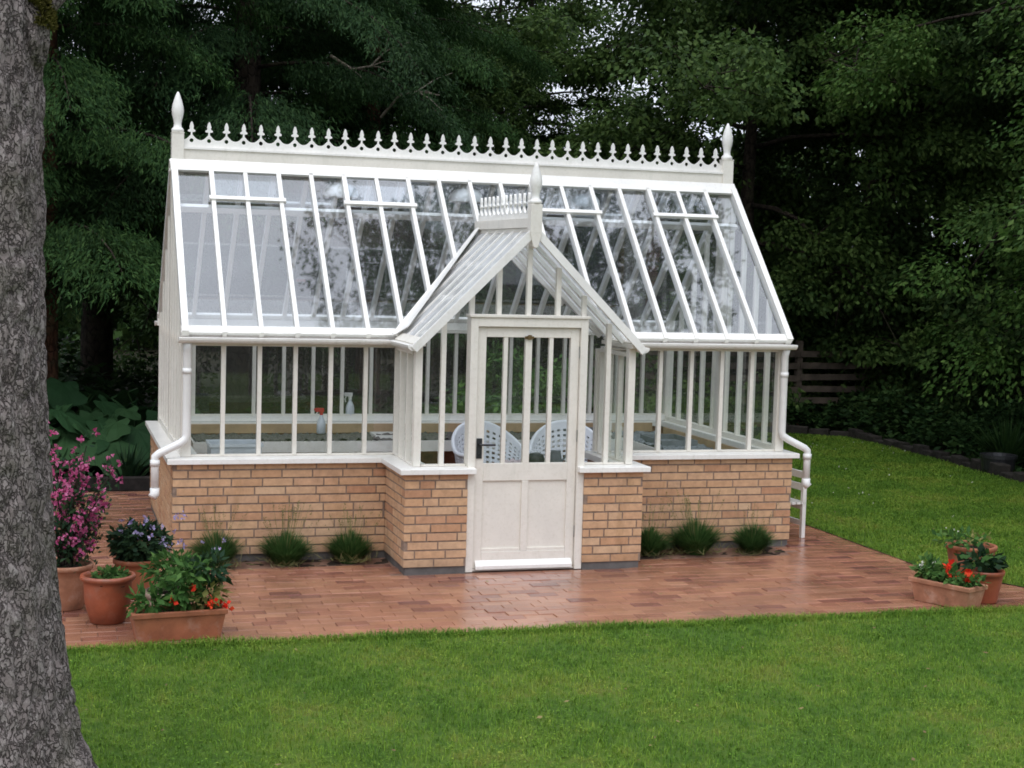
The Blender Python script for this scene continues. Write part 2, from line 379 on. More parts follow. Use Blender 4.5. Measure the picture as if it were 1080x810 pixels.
pl.box(e,.11,.111,D-.111,-.12,ZB-.003); pl.box(L-.11,L-e,.111,D-.111,-.12,ZB-.003)
pl.box(X0+e,2.143,-PD+e,-PD+.11,-.12,ZB-.003); pl.box(3.087,X1-e,-PD+e,-PD+.11,-.12,ZB-.003)
pl.box(X0+e,X0+.11,-PD+.111,e-.002,-.12,ZB-.003); pl.box(X1-.11,X1-e,-PD+.111,e-.002,-.12,ZB-.003)
pl.build('plinth', M['concrete'], gh)

# sills: one mitred board per run
O = .046; I = .2; sz = (ZS, .8)
def sill(poly, drop=.012):
    """outer edge first two points are lower: the board slopes outwards"""
    a, b, c, d = poly
    return MB().add([(*a,ZS),(*b,ZS),(*c,ZS),(*d,ZS),(*a,.806),(*b,.806),(*c,.818),(*d,.818)],
        [(0,3,2,1),(4,5,6,7),(0,1,5,4),(1,2,6,5),(2,3,7,6),(3,0,4,7)])
J = .001
sill([(-O,-O),(X0-O,-O),(X0+I,I),(I,I)]).build('sill', M['white'], gh, bevel=.004)
sill([(X1+O,-O),(L+O,-O),(L-I,I),(X1-I,I)]).build('sill', M['white'], gh, bevel=.004)
sill([(X0-O,-O-J),(X0-O,-PD-O),(X0+I,-PD+I),(X0+I,I-J)][:4]).build('sill', M['white'], gh, bevel=.004) if False else None
def sillq(a, b, c, d): return sill([a,b,c,d]).build('sill', M['white'], gh, bevel=.004)
sillq((X0-O,-PD-O),(2.2,-PD-O),(2.2,-PD+I),(X0+I,-PD+I))
sillq((3.03,-PD-O),(X1+O,-PD-O),(X1-I,-PD+I),(3.03,-PD+I))
def sillside(xo, xi, y0o, y0i, y1o, y1i):
    p = [(xo,y0o),(xo,y1o),(xi,y1i),(xi,y0i)]
    if xo < xi: p = [(xo,y1o),(xo,y0o),(xi,y0i),(xi,y1i)]
    return sill(p).build('sill', M['white'], gh, bevel=.004)
sillside(X0-O, X0+I, -PD-O+J, -PD+I+J, -O-J, I-J)
sillside(X1+O, X1-I, -PD-O+J, -PD+I+J, -O-J, I-J)
sillside(-O, I, -O+J, I+J, D+O-J, D-I-J)
sillside(L+O, L-I, -O+J, I+J, D+O-J, D-I-J)
sill([(L+O,D+O),(-O,D+O),(I,D-I),(L-I,D-I)]).build('sill', M['white'], gh, bevel=.004)

# glazed walls: frame (plates, posts) with each bar and the glass as sub-parts
def gwall(name, o, d, n, us, z0, topf, posts=(0,-1), pw=.075, bw=.032, dout=.03, din=.014, plate=.028, label=None, skip=None, zlow=None):
    """us: positions of posts and bars along d; topf(u) height of the top edge; n outward"""
    o = Vector(o); d = Vector(d); n = Vector(n); P = lambda u, z, k=0: o+d*u+n*k+Vector((0,0,z))
    posts = [len(us)+p if p < 0 else p for p in posts]
    fr = MB()
    def stick(m, u, w, za, zb0, ko, ki):
        a, b = u-w/2, u+w/2
        m.prism([P(a,za,ko),P(b,za,ko),P(b,za,-ki),P(a,za,-ki)], (0,0,zb0-za)) if True else None
    zl = zlow or (lambda u: z0)
    a, b = us[0], us[-1]; subs = []
    for i in posts: m = MB(); stick(m, us[i], pw, zl(us[i]), topf(us[i]), dout+.008, .03); subs.append(('post', m))
    if plate:
        m = MB(); m.beam(P(a+pw/2,z0+.007),P(b-pw/2,z0+.007), .05, .014); subs.append(('bottom_rail', m))
        m = MB(); m.beam(P(a+pw/2,topf(a)-plate/2),P(b-pw/2,topf(b)-plate/2), .075, plate); subs.insert(0, ('top_rail', m))
    f = subs[0][1].build(name, M['paint'], gh, label)
    for nm_, m in subs[1:]: m.build(nm_, M['paint'], f)
    for i, u in enumerate(us):
        if i in posts: continue
        m = MB(); stick(m, u, bw, zl(u)+(.01 if not zlow else 0), topf(u)-(plate-.01 if plate else 0), dout, din); m.build('glazing_bar', M['paint'], f)
    g = MB()
    for i in range(len(us)-1):
        if skip and i in skip: continue
        u0, u1 = us[i], us[i+1]
        g.poly([P(u0,zl(u0+1e-4)),P(u1,zl(u1-1e-4)),P(u1,topf(u1)-.01),P(u0,topf(u0)-.01)])
    g.build('glass', M['glass'], f)
    return f
ZT = 1.70; Z0 = .814
cT = lambda u: ZT
gwall('front_window', (0,YF,0),(1,0,0),(0,-1,0), [bx(k) for k in range(7)], Z0, cT, posts=(0,))
gwall('front_window', (0,YF,0),(1,0,0),(0,-1,0), [bx(k) for k in range(12,19)], Z0, cT, posts=(-1,))
f = gwall('rear_window', (0,YB,0),(1,0,0),(0,1,0), [bx(k) for k in range(19)], Z0+.055, cT, posts=(0,-1))
MB().box(XL+.03,XR-.03,YB-.04,YB+.035,.819,.868).build('bottom_rail', M['white'], f)
def gable(u):      # u = y
    z = EZ+SL*(u if u < RY else D-u)
    return min(z, TZ+.02)-.035
ys = [YF+i*(YB-YF)/9 for i in range(10)]; ysg = sorted(ys+[RY])
for nm, x, n in (('gable_window', XL, (-1,0,0)), ('gable_window', XR, (1,0,0))):
    f = gwall(nm, (x,0,0),(0,1,0),n, ysg, Z0, gable, posts=(0,5,-1), plate=0, pw=.07)
    m = MB(); nx = n[0]
    m.box(x-.035,x+.035,YF+.036,YB-.036,Z0,Z0+.045); m.build('bottom_rail', M['paint'], f)
    m = MB(); m.box(x-.02 if nx > 0 else x-.012, x+.012 if nx > 0 else x+.02, YF+.04,YB-.04,ZT-.03,ZT+.015); m.build('cross_rail', M['paint'], f)
# porch walls
pt = lambda u: min(HA-abs(u-XM)*PS-.05, 9)
for x, n in ((PL,(-1,0,0)),(PR,(1,0,0))):
    gwall('porch_side_window', (x,0,0),(0,1,0),n, [YP+.001, YP+.2367, YP+.4733, YF-.04], Z0, lambda u: ZT-.01, posts=(), bw=.034)
DJ0, DJ1 = 2.145, 3.085; DH = 1.955
us = [PL, (PL+DJ0)/2, DJ0+.02, DJ0+.2325, XM, DJ1-.2325, DJ1-.02, (PR+DJ1)/2, PR]
zl = lambda u: DH+.004 if DJ0 < u < DJ1 else Z0
f = gwall('porch_gable_window', (0,YP,0),(1,0,0),(0,-1,0), us, Z0, pt, posts=(0,8), plate=0, zlow=zl, bw=.036, pw=.056)
for xa, xb in ((PL+.038,DJ0-.004),(DJ1+.004,PR-.038)): MB().box(xa,xb,YP-.023,YP+.02,Z0,Z0+.014).build('bottom_rail', M['paint'], f)
# door frame and door
m = MB(); fy0, fy1 = -.695, YP+.04
m.box(DJ0,DJ0+.058,fy0,fy1,0,DH); m.box(DJ1-.058,DJ1,fy0,fy1,0,DH); m.box(DJ0+.058,DJ1-.058,fy0,fy1,1.885,DH)
m.box(DJ0-.012,DJ1+.012,fy0-.014,fy1,DH+.0005,DH+.022); m.box(DJ0+.058,DJ1-.058,fy0+.03,fy1,0,.018)
m.build('door_frame', M['paint'], gh, bevel=.003)
a0, a1 = DJ0+.061, DJ1-.061; d0, d1 = -.665, -.62
gx0, gx1, gz0, gz1 = a0+.07, a1-.07, .835, 1.805; ms0, ms1 = XM-.026, XM+.026
m = MB(); m.box(a0,gx0,d0,d1,.022,1.882); m.box(gx1,a1,d0,d1,.022,1.882); m.box(gx0,gx1,d0,d1,gz1,1.882); m.box(gx0,gx1,d0,d1,.70,gz0); m.box(gx0,gx1,d0,d1,.022,.15)
m.box(ms0,ms1,d0,d1,.15,.70); m.box(ms0,ms1,d0,d1,gz0,gz1)
door = m.build('door', M['paint'], gh, bevel=.003)
for xa, xb in ((gx0,ms0),(ms1,gx1)):
    m = MB(); m.box(xa,xb,d0+.016,d1-.016,.15,.70); m.box(xa+.002,xb-.002,d0+.004,d0+.016,.151,.172)
    m.build('door_panel', M['paint'], door)
for xa in ((gx0+ms0)/2, (gx1+ms1)/2):
    MB().box(xa-.016,xa+.016,d0+.004,d1-.004,gz0,gz1).build('glazing_bar', M['paint'], door)
g = MB(); g.poly([(gx0,d0+.024,gz0),(ms0,d0+.024,gz0),(ms0,d0+.024,gz1),(gx0,d0+.024,gz1)]); g.poly([(ms1,d0+.024,gz0),(gx1,d0+.024,gz0),(gx1,d0+.024,gz1),(ms1,d0+.024,gz1)])
g.build('glass', M['glass'], door)
m = MB(); y_ = d0-.001
m.prism([(a0+.02,y_,.02),(a0+.02,y_-.035,.02),(a0+.02,y_-.035,.045),(a0+.02,y_,.085)], (a1-a0-.04,0,0)); m.build('weather_board', M['white'], door)
m = MB(); hx = a0+.032
m.box(hx-.022,hx+.022,d0-.008,d0-.001,.875,1.03)
m.tube([(hx,d0-.008,.985),(hx,d0-.05,.985),(hx+.02,d0-.056,.985),(hx+.115,d0-.052,.983)], .0085, 8)
m.tube([(hx,d0-.016,.91),(hx,d0-.008,.91)], .008, 8)
m.build('handle', M['black'], door)
m = MB(); m.box(XM-.035,XM+.035,d0-.012,d0-.001,1.795,1.815); m.box(XM-.015,XM+.015,d0-.022,d0-.012,1.79,1.825); m.build('door_catch', M['brass'], door)
for z in (.25,1.0,1.65): MB().tube([(a1+.003,d0-.006,z),(a1+.003,d0-.006,z+.09)], .006, 8).build('hinge', M['steel'], door)

# main roof
nF = Vector((0,-SL,1)).normalized(); nB = Vector((0,SL,1)).normalized()
def RP(x, t, off=0, back=False):
    y = t*RUN; z = EZ+SL*y
    p = Vector((x,y,z))+nF*off
    if back: p.y = D-p.y
    return p
def tval(x):        # where the porch roof meets the main slope
    dx = abs(x-XM)
    return max(0, min(1, (HA-dx*PS-EZ)/(TZ-EZ)))
roofs = []
for back in (False, True):
    n_ = nB if back else nF
    m = MB()
    for xa, xb in ([(XL-.05,X0+.06),(X1-.06,XR+.05)] if not back else [(XL-.05,XR+.05)]):
        m.beam(RP(xa,.022,.004,back),RP(xb,.022,.004,back), .07, .03, n_)          # bottom rail
        m.beam(Vector((xa if xa < XM else xa+.12,D-.06 if back else .06,1.735)),Vector((xb if xb > XM else xb-.0,D-.06 if back else .06,1.735)), .05, .064)   # eave plate
    m.beam(RP(XL-.05,.985,.022,back),RP(XR+.05,.985,.022,back), .13, .024, n_)      # ridge capping
    m.beam(RP(XL+.02,.775,-.075,back),RP(XR-.02,.775,-.075,back), .035, .045, n_)   # purlin
    rf = m.build('roof', M['white'], gh, None if not back else None); roofs.append(rf)
    g = MB()
    for k in range(NB+1):
        x = bx(k); t0 = 0 if back else tval(x); w_ = .052 if k in (0,NB) else .034
        if k in (0,NB):
            m = MB(); m.beam(RP(x+(-.02 if k == 0 else .02),0,.008,back),RP(x+(-.02 if k == 0 else .02),.98,.008,back), w_, .075, n_); m.build('verge_board', M['white'], rf)
        else:
            m = MB(); m.beam(RP(x,t0+(.0 if t0 == 0 else .01),0,back),RP(x,.965,0,back), w_, .068, n_); m.build('rafter', M['white'], rf)
        if k < NB:
            x2 = bx(k+1); t1 = 0 if back else tval(x2)
            if t0 > 0 and t1 == 0 or t1 > 0 and t0 == 0:
                xs = XM-(HA-EZ)/PS if x < XM else XM+(HA-EZ)/PS
                pts = [RP(x,t0),RP(xs,0),RP(x2,t1),RP(x2,.97),RP(x,.97)]
            else: pts = [RP(x,t0,0,back),RP(x2,t1,0,back),RP(x2,.97,0,back),RP(x,.97,0,back)]
            g.poly(pts)
    g.build('glass', M['roofglass'], rf)
    for k in ((1,5,11,15) if not back else (3,13)):
        m = MB(); xa, xb = bx(k), bx(k+2); ta, tb = .775, .95; o_ = .034
        for x in (xa, xb): m.beam(RP(x,ta,o_,back),RP(x,tb,o_,back), .038, .028, n_)
        m.beam(RP((xa+xb)/2,ta+.01,o_,back),RP((xa+xb)/2,tb-.01,o_,back), .034, .028, n_)
        m.beam(RP(xa-.035,ta,o_+.004,back),RP(xb+.035,ta,o_+.004,back), .038, .03, n_); m.beam(RP(xa+.02,tb,o_,back),RP(xb-.02,tb,o_,back), .03, .028, n_)
        v = m.build('roof_vent', M['white'], rf)
        MB().poly([RP(xa,ta,o_,back),RP(xb,ta,o_,back),RP(xb,tb,o_,back),RP(xa,tb,o_,back)]).build('glass', M['roofglass'], v)
# ridge board, cresting, finials
MB().box(XL+.04,XR-.04,RY-.03,RY+.03,3.08,3.245).build('ridge_board', M['paint'], gh)

def cresting(x0, x1, n, zb, zv, h, th=.02, hole=.0175):
    """a fretted strip: scallops, stems with fleur heads and a hole under each; in the XZ plane"""
    p = (x1-x0)/n; pts = [(x0,zb),(x1,zb),(x1,zv+.012)]; s = p/.147
    for i in range(n-1,-1,-1):
        c = x0+(i+.5)*p; a = h
        head = [(.007,.24),(.007,.40),(.018,.39),(.030,.42),(.031,.49),(.018,.55),(.014,.60),(.018,.68),(.015,.78),(.008,.93),(0,1)]
        right = [(.5*p*(1-q*.8), zv+.03*h*0+.24*h*q**2.2) for q in (.15,.35,.55,.75,.9)]
        side = [(dx, z) for dx, z in right]+[(dx*s, zv+.24*h+(q-.2)*a*.95) for dx, q in head]
        pts += [(c+dx, z) for dx, z in side]+[(c-dx, z) for dx, z in side[-2::-1]]
        if i: pts.append((c-p/2, zv))
    pts.append((x0,zv+.012))
    cu = bpy.data.curves.new('tmp','CURVE'); cu.dimensions = '2D'; cu.fill_mode = 'BOTH'; cu.extrude = th/2
    def spl(q):
        sp = cu.splines.new('POLY'); sp.points.add(len(q)-1); sp.use_cyclic_u = True
        for k, (x,z) in enumerate(q): sp.points[k].co = (x,z,0,1)
    spl(pts)
    for i in range(n):
        c = x0+(i+.5)*p; spl([(c+hole*math.cos(-t*PI/4), zv-.004+hole*math.sin(-t*PI/4)) for t in range(8)])
    o = bpy.data.objects.new('tmp', cu); C.objects.link(o); bpy.context.view_layer.update()
    me = bpy.data.meshes.new_from_object(o); bpy.data.objects.remove(o); bpy.data.curves.remove(cu)
    me.transform(Matrix.Rotation(PI/2,4,'X')); me.materials.clear()
    return me
me = cresting(XL+.055, XR-.055, 34, 3.225, 3.325, .155); me.transform(Matrix.Translation((0,RY,0))); me.name = 'ridge_cresting'
link('ridge_cresting', me, M['white'], gh)
MB().box(XL+.06,XR-.06,RY-.045,RY+.045,3.2452,3.262).build('ridge_strip', M['white'], gh)
FIN = [(.040,0),(.050,.006),(.052,.02),(.046,.032),(.034,.042),(.031,.07),(.036,.10),(.046,.14),(.051,.178),(.047,.215),(.034,.265),(.02,.305),(.006,.335)]
for x in (XL+.012, XR-.012):
    m = MB(); m.box(x-.05,x+.05,RY-.05,RY+.05,3.03,3.372); m.box(x-.053,x+.053,RY-.053,RY+.053,3.3725,3.381); fo = m.build('finial_post', M['paint'], gh, bevel=.003)
    MB().lathe(FIN, (x,RY,3.381), 16).build('finial', M['white'], fo, smooth=True)
# gutters along the eaves
def halfpipe(m, p, q, r=.042):
    p = Vector(p); q = Vector(q); d = (q-p).normalized(); s_ = d.cross(Vector((0,0,1))).normalized()
    prof = [(r*math.cos(PI+PI*k/8), r*math.sin(PI+PI*k/8)) for k in range(9)]+[(r-.006,.002),(-r+.006,.002)]
    prof = [(r*1.12,.0),(r*1.12,.008)] + [] if False else prof
    m.prism([p+s_*a+Vector((0,0,b)) for a, b in prof], q-p)
GZ = 1.738
for p, q in (((XL-.07,-.03,GZ),(X0+.02,-.03,GZ)),((X1-.02,-.03,GZ),(XR+.07,-.03,GZ)),((XL-.07,D+.03,GZ),(XR+.07,D+.03,GZ)),((XM-.925,-.735,GZ),(XM-.925,.01,GZ)),((XM+.925,-.735,GZ),(XM+.925,.01,GZ))):
    m = MB(); halfpipe(m, p, q); m.build('gutter', M['white'], gh)
for sgn, xw in ((-1,0),(1,L)):
    m = MB(); xp = xw-sgn*.10; xo = xw+sgn*.135; yp = .022
    m.tube([(xp,yp-.03,1.70),(xp,yp,1.64),(xp,yp,.99),(xp+sgn*.01,yp,.955),(xp+sgn*.05,yp-.02,.925),(xo-sgn*.03,yp-.03,.85),(xo,yp-.03,.825),(xo,yp-.03,.79),(xo,yp-.03,.56)], .031, 12)
    dp = m.build('downpipe', M['pvc'], gh, smooth=True)
    m = MB(); m.tube([(xo,yp-.03,.80),(xo,yp-.03,.755)], .037, 12); m.build('pipe_collar', M['pvc'], dp, smooth=True); m = MB(); m.tube([(xo,yp-.03,.585),(xo,yp-.03,.54),(xo+sgn*.02,yp-.04,.515)], [.036,.036,.034], 12); m.build('pipe_collar', M['pvc'], dp, smooth=True)
    m = MB(); m.tube([(xp,yp,1.5),(xp,yp,1.46)], .036, 12); m.build('pipe_collar', M['pvc'], dp, smooth=True)

# porch roof
nP = {-1: Vector((-PS,0,1)).normalized(), 1: Vector((PS,0,1)).normalized()}
yv = (HA-EZ)/SL; EH = .895
pr = MB().box(XM-.02,XM+.02,-.70,yv-.02,HA-.09,HA+.012).build('porch_roof', M['paint'], gh)
for sg in (-1,1):
    PP = lambda dx, y, off=0: Vector((XM+sg*dx, y, HA-dx*PS))+nP[sg]*off
    for y in (-.46,-.22,.02,.26,.50):
        zend = EZ+SL*y; dxe = EH if y < 0 else min(EH,(HA-zend)/PS)-.02
        if dxe > .1: MB().beam(PP(0.01,y,-.012),PP(dxe,y,-.012), .034, .044, nP[sg]).build('rafter', M['white'], pr)
    m = MB(); m.beam(PP(-.0,-.735,-.005),PP(EH+.03,-.735,-.005), .03, .058, nP[sg]); m.build('bargeboard', M['white'], pr)
    m = MB(); m.beam(PP(EH-.02,-.715,.0),PP(EH-.02,-.02,.0), .07, .035, nP[sg]); m.beam(PP(EH-.03,-.715,-.035),PP(EH-.03,-.02,-.035), .03, .03); m.build('eave_rail', M['paint'], pr)
    v0 = PP(EH,(HA-EH*PS-EZ)/SL); v1 = PP(0.02,yv-.01)
    dv = (v1-v0); a = dv.cross(nP[sg]).normalized()*sg; b = dv.cross(nF).normalized()*-sg
    m = MB()
    for n_, a_, w_ in ((nP[sg],-a,.20),(nF,b,.05)):
        if (n_ is nF and a_.x*sg < 0) or (n_ is not nF and a_.y > 0): a_ = -a_
        o_ = n_*.04
        m.prism([v0+o_,v1+o_,v1+a_*w_*.4+o_,v0+a_*w_+o_], n_*.006)
    m.build('valley_flashing', M['white'], pr)
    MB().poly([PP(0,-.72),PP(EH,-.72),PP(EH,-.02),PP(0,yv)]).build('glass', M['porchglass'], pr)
m = MB(); m.box(XM-.035,XM+.035,-.72,yv+.05,HA+.014,HA+.085); m.build('ridge_board', M['paint'], pr)
me = cresting(-.62, yv+.03, 12, HA+.082, HA+.13, .155, .018, .01); me.transform(Matrix.Translation((XM,0,0))@Matrix.Rotation(PI/2,4,'Z')); link('ridge_cresting', me, M['white'], pr)
m = MB(); yy = -.765; m.box(XM-.045,XM+.045,yy,yy+.085,2.60,2.82); m.prism([(XM-.045,yy,2.6),(XM+.045,yy,2.6),(XM+.02,yy,2.5),(XM,yy,2.485),(XM-.02,yy,2.5)][::-1], (0,.085,0))
fo = m.build('finial_post', M['paint'], pr, bevel=.003)
MB().lathe([(r*.95,z*.93) for r,z in FIN], (XM,yy+.042,2.82), 16).build('finial', M['white'], fo, smooth=True)
# inner timber rails
m = MB(); m.box(.3,L-.3,D-.215,D-.2,.715,.80); m.build('inner_rail', M['wood'], gh)
m = MB(); m.box(L-.215,L-.2,.3,D-.3,.70,.765); m.build('inner_rail', M['wood'], gh)
m = MB(); m.box(.15,L-.15,.15,D-.15,-.06,-.012); m.box(X0+.15,X1-.15,-PD+.1,.15,-.06,-.012); m.build('tiled_floor', M['terrapale'], gh)

# ------------------------------------------------------------------ things inside
def bench(name, label, x0, x1, y0, y1, fx, legs):
    t = thing(name, label, 'bench', ((x0+x1)/2,(y0+y1)/2,0), 0, 'staging benches in the glasshouse'); s = ((x0+x1)/2,(y0+y1)/2,0)
    m = MB(); m.box(x0,x1,y0,y0+.02,.60,.70); m.box(x0,x1,y1-.02,y1,.60,.70); m.box(x0,x0+.02,y0+.02,y1-.02,.60,.70); m.box(x1-.02,x1,y0+.02,y1-.02,.60,.70); m.box(x0+.02,x1-.02,y0+.02,y1-.02,.61,.63)
    m.build('tray', M['white'], t, shift=s)
    for x, y in legs: MB().box(x-.022,x+.022,y-.022,y+.022,-.012,.598).build('leg', M['paint'], t, shift=s)
    nx, ny = max(2,int((x1-x0-.04)/.03)), max(2,int((y1-y0-.04)/.03)); vs = []; fs = []
    for j in range(ny+1):
        for i in range(nx+1):
            vs.append((x0+.021+(x1-x0-.042)*i/nx, y0+.021+(y1-y0-.042)*j/ny, .705+rng.uniform(-.016,.026)))
    for j in range(ny):
        for i in range(nx):
            q = j*(nx+1)+i; fs.append((q,q+1,q+nx+2,q+nx+1))
    MB().add(vs, fs).build('gravel', fx, t, shift=s)
    return t
gravel = islands('bench_gravel', [(0,(.05,.045,.04)),(.8,(.14,.13,.115)),(1,(.4,.38,.35))], .9, .6, 55)
bench('staging_bench', 'long white staging bench with gravel along the rear windows', .32, L-.8, 1.94, 2.47, gravel, [(x,y) for x in (.5,1.85,3.2,4.3) for y in (2.02,2.44)])
bench('staging_bench', 'shorter white staging bench along the right gable windows', L-.78, L-.24, .32, 2.48, M['grey'], [(x,y) for x in (L-.74,L-.3) for y in (.4,1.4,2.4)])
m = MB()
for i in range(2):
    pass
def tray(x, y, w_, d_, z, label, mt):
    o = MB().box(-w_/2,w_/2,-d_/2,d_/2,0,.012)
    for a in ((-w_/2,w_/2,-d_/2,-d_/2+.012),(-w_/2,w_/2,d_/2-.012,d_/2),(-w_/2,-w_/2+.012,-d_/2+.012,d_/2-.012),(w_/2-.012,w_/2,-d_/2+.012,d_/2-.012)): o.box(a[0],a[1],a[2],a[3],.0121,.06)
    o = o.build('seed_tray', mt); o.location = (x,y,z); tag(o, label, 'tray', 'seed trays on the staging'); return o
tray(L-1.15, 2.24, .5, .38, .705, 'dark grey seed tray at the right end of the rear bench', M['grey'])
tray(L-.51, 1.55, .36, .55, .705, 'grey seed tray on the side bench under the right gable', M['grey'])
tray(2.22, 2.24, .42, .30, .675, 'white seed tray on the gravel behind the spray bottles', M['white'])
m = MB().lathe([(.04,0),(.055,.09),(.06,.09),(.06,.1),(.05,.1),(.048,.075)], seg=16).build('flower_pot', M['black'], smooth=False); m.location = (4.02,1.98+.22,.704); tag(m, 'small black plastic pot on the rear bench right of the porch', 'pot')
# translucent crate in the front left corner, on a slatted stand
t = thing('storage_crate', 'cloudy grey plastic crate in the front left corner behind the glass', 'crate', (.52,.5,0))
m = MB(); w2, d2 = .2, .15
for a in ((-w2,w2,-d2,-d2+.01),(-w2,w2,d2-.01,d2),(-w2,-w2+.01,-d2+.01,d2-.01),(w2-.01,w2,-d2+.01,d2-.01)): m.box(*a,.62,.87)
m.box(-w2,w2,-d2,d2,.60,.62); m.build('box', M['clearplastic'], t)
m = MB(); m.box(-w2-.012,w2+.012,-d2-.012,-d2,.85,.875); m.box(-w2-.012,w2+.012,d2,d2+.012,.85,.875); m.box(-w2-.012,-w2,-d2,d2,.85,.875); m.box(w2,w2+.012,-d2,d2,.85,.875); m.build('rim', M['clearplastic'], t)
m = MB(); m.box(-.24,.24,-.18,.18,.57,.598)
m.build('stand_top', M['wood'], t)
for x in (-.2,.2):
    for y in (-.14,.14): MB().box(x-.02,x+.02,y-.02,y+.02,-.012,.568).build('leg', M['wood'], t)
def bottle(x, y, z, label, cap, rz):
    t = thing('spray_bottle', label, 'bottle', (x,y,z), rz, 'spray bottles on the staging')
    MB().lathe([(.036,0),(.042,.01),(.042,.09),(.036,.12),(.018,.155),(.014,.175)], seg=14).build('bottle', M['clearplastic'], t, smooth=True)
    m = MB(); m.tube([(0,0,.175),(0,0,.205)], .017, 10); m.box(-.022,.055,-.014,.014,.2052,.24); m.tube([(.055,0,.225),(.07,0,.225)], .009, 8); m.build('spray_head', cap, t)
    m = MB(); m.tube([(.035,0,.205),(.05,0,.18),(.042,0,.15)], .006, 6); m.build('trigger', M['white'], t)
bottle(1.53, 2.3, .73, 'spray bottle with red trigger head standing on the rear bench', M['redplastic'], PI)
bottle(1.86, 2.62, .846, 'all white spray bottle standing on the rear window sill', M['white'], PI*.95)
# pendant lamps
def lamp(x, label):
    t = thing('pendant_lamp', label, 'lamp', (x,RY,3.08), 0, 'pendant lamps under the ridge')
    MB().lathe([(.155,-.185),(.158,-.178),(.147,-.125),(.112,-.08),(.055,-.06),(.03,-.05),(.03,-.03)], seg=24, close=False).build('lamp_shade', M['enamel'], t, smooth=True)
    MB().lathe([(.008,-.04),(.008,-.0)], seg=8).build('cord', M['white'], t)
    MB().lathe([(.018,-.06),(.03,-.10),(.034,-.125),(.025,-.155),(.004,-.165)], seg=12).build('bulb', M['resin'], t, smooth=True)
lamp(1.5, 'white domed pendant lamp under the ridge left of the porch'); lamp(2.62, 'white domed pendant lamp under the ridge just behind the porch roof'); lamp(3.72, 'white domed pendant lamp under the ridge right of the porch finial')
# chairs with pierced tub backs
def pierced(m, f, nu, nv, th=.02):
    """lattice shell: each cell a frame round a square hole; f(u,v)->(point, normal)"""
    e_ = .25; grid = {}
    def vid(a, b):
        k = (round(a,5), round(b,5))
        if k not in grid:
            p, n = f(*k); m.v.append(tuple(p)); m.v.append(tuple(Vector(p)-Vector(n)*th)); grid[k] = len(m.v)-2
        return grid[k]
    for i in range(nu):
        for j in range(nv):
            U = [i/nu,(i+e_)/nu,(i+1-e_)/nu,(i+1)/nu]; V = [j/nv,(j+e_)/nv,(j+1-e_)/nv,(j+1)/nv]
            hole = 0 < j < nv-1 and 0 < i < nu-1
            for a in range(3):
                for b in range(3):
                    if a == 1 and b == 1 and hole: continue
                    q = [vid(U[a],V[b]),vid(U[a+1],V[b]),vid(U[a+1],V[b+1]),vid(U[a],V[b+1])]
                    m.f.append(tuple(q)); m.f.append(tuple(k+1 for k in q[::-1]))
            if hole:
                c = [vid(U[1],V[1]),vid(U[2],V[1]),vid(U[2],V[2]),vid(U[1],V[2])]
                for k in range(4): m.f.append((c[k],c[(k+1)%4],c[(k+1)%4]+1,c[k]+1))
def tubchair(x, y, rz, label):
    t = thing('garden_chair', label, 'chair', (x,y,-.012), rz, 'white tub chairs in the glasshouse')
    def f(u, v):
        a = PI*(-.16+1.32*u); top = .66+.25*math.sin(max(0,min(PI,PI*(u-.5)*1.25+PI/2)))**1.3 if True else 0
        r = .29+.05*v; z = .42+(top-.42)*v
        p = Vector((r*math.cos(a)*1.02, r*math.sin(a)*.95, z)); return p, Vector((math.cos(a),math.sin(a),0))
    m = MB(); pierced(m, f, 23, 10); m.build('backrest', M['resin'], t)
    m = MB(); m.tube([f(i/24,1)[0] for i in range(25)], .02, 8); m.build('rim', M['resin'], t, smooth=True)
    m = MB(); m.lathe([(.26,.40),(.275,.41),(.275,.43),(.25,.44)], seg=24); m.build('seat', M['resin'], t)
    for a in (.25*PI,.75*PI,1.25*PI,1.75*PI):
        MB().tube([(.22*math.cos(a),.22*math.sin(a),.40),(.27*math.cos(a),.27*math.sin(a),0)], [.02,.016], 8).build('leg', M['resin'], t)
tubchair(2.93, 1.42, .2, 'white pierced tub chair seen through the left half of the door')
tubchair(3.66, 1.38, -.2, 'white pierced tub chair seen through the right half of the door')
t = thing('garden_table', 'low round white table behind the glazed door', 'table', (3.2,.72,-.012))
MB().lathe([(.30,.60),(.31,.605),(.31,.625),(.30,.63)], seg=28).build('table_top', M['resin'], t)
MB().lathe([(.05,.02),(.03,.1),(.03,.5),(.05,.599)], seg=12).build('stem', M['resin'], t)
MB().lathe([(.2,0),(.2,.012),(.06,.02)], seg=20).build('base', M['resin'], t)
m = MB().lathe([(.03,0),(.065,.02),(.078,.07),(.06,.115),(.02,.13)], seg=18).build('round_pot', M['black'], smooth=True); m.location = (3.11,.62,.62); tag(m, 'round black pot on the low white table', 'pot')
t = thing('watering_jug', 'small grey watering jug on the low white table', 'jug', (3.30,.66,.62))
MB().lathe([(.05,0),(.058,.01),(.05,.10),(.042,.13),(.046,.14)], seg=16).build('jug', M['grey'], t, smooth=True)
MB().tube([(.045,0,.03),(.09,0,.09),(.12,0,.15)], [.012,.009,.008], 8).build('spout', M['grey'], t, smooth=True)
MB().tube([(-.045,0,.12),(-.085,0,.11),(-.085,0,.05),(-.055,0,.03)], .006, 8).build('handle', M['grey'], t, smooth=True)
cl = MB(); 
for i in range(13):
    for j in range(9): cl.v.append((-.13+.26*i/12, -.09+.18*j/8, .012+.03*abs(math.sin(i*.9)*math.cos(j*.8))+.02*rnd.random()))
for i in range(12):
    for j in range(8): q = i*9+j; cl.f.append((q,q+9,q+10,q+1))
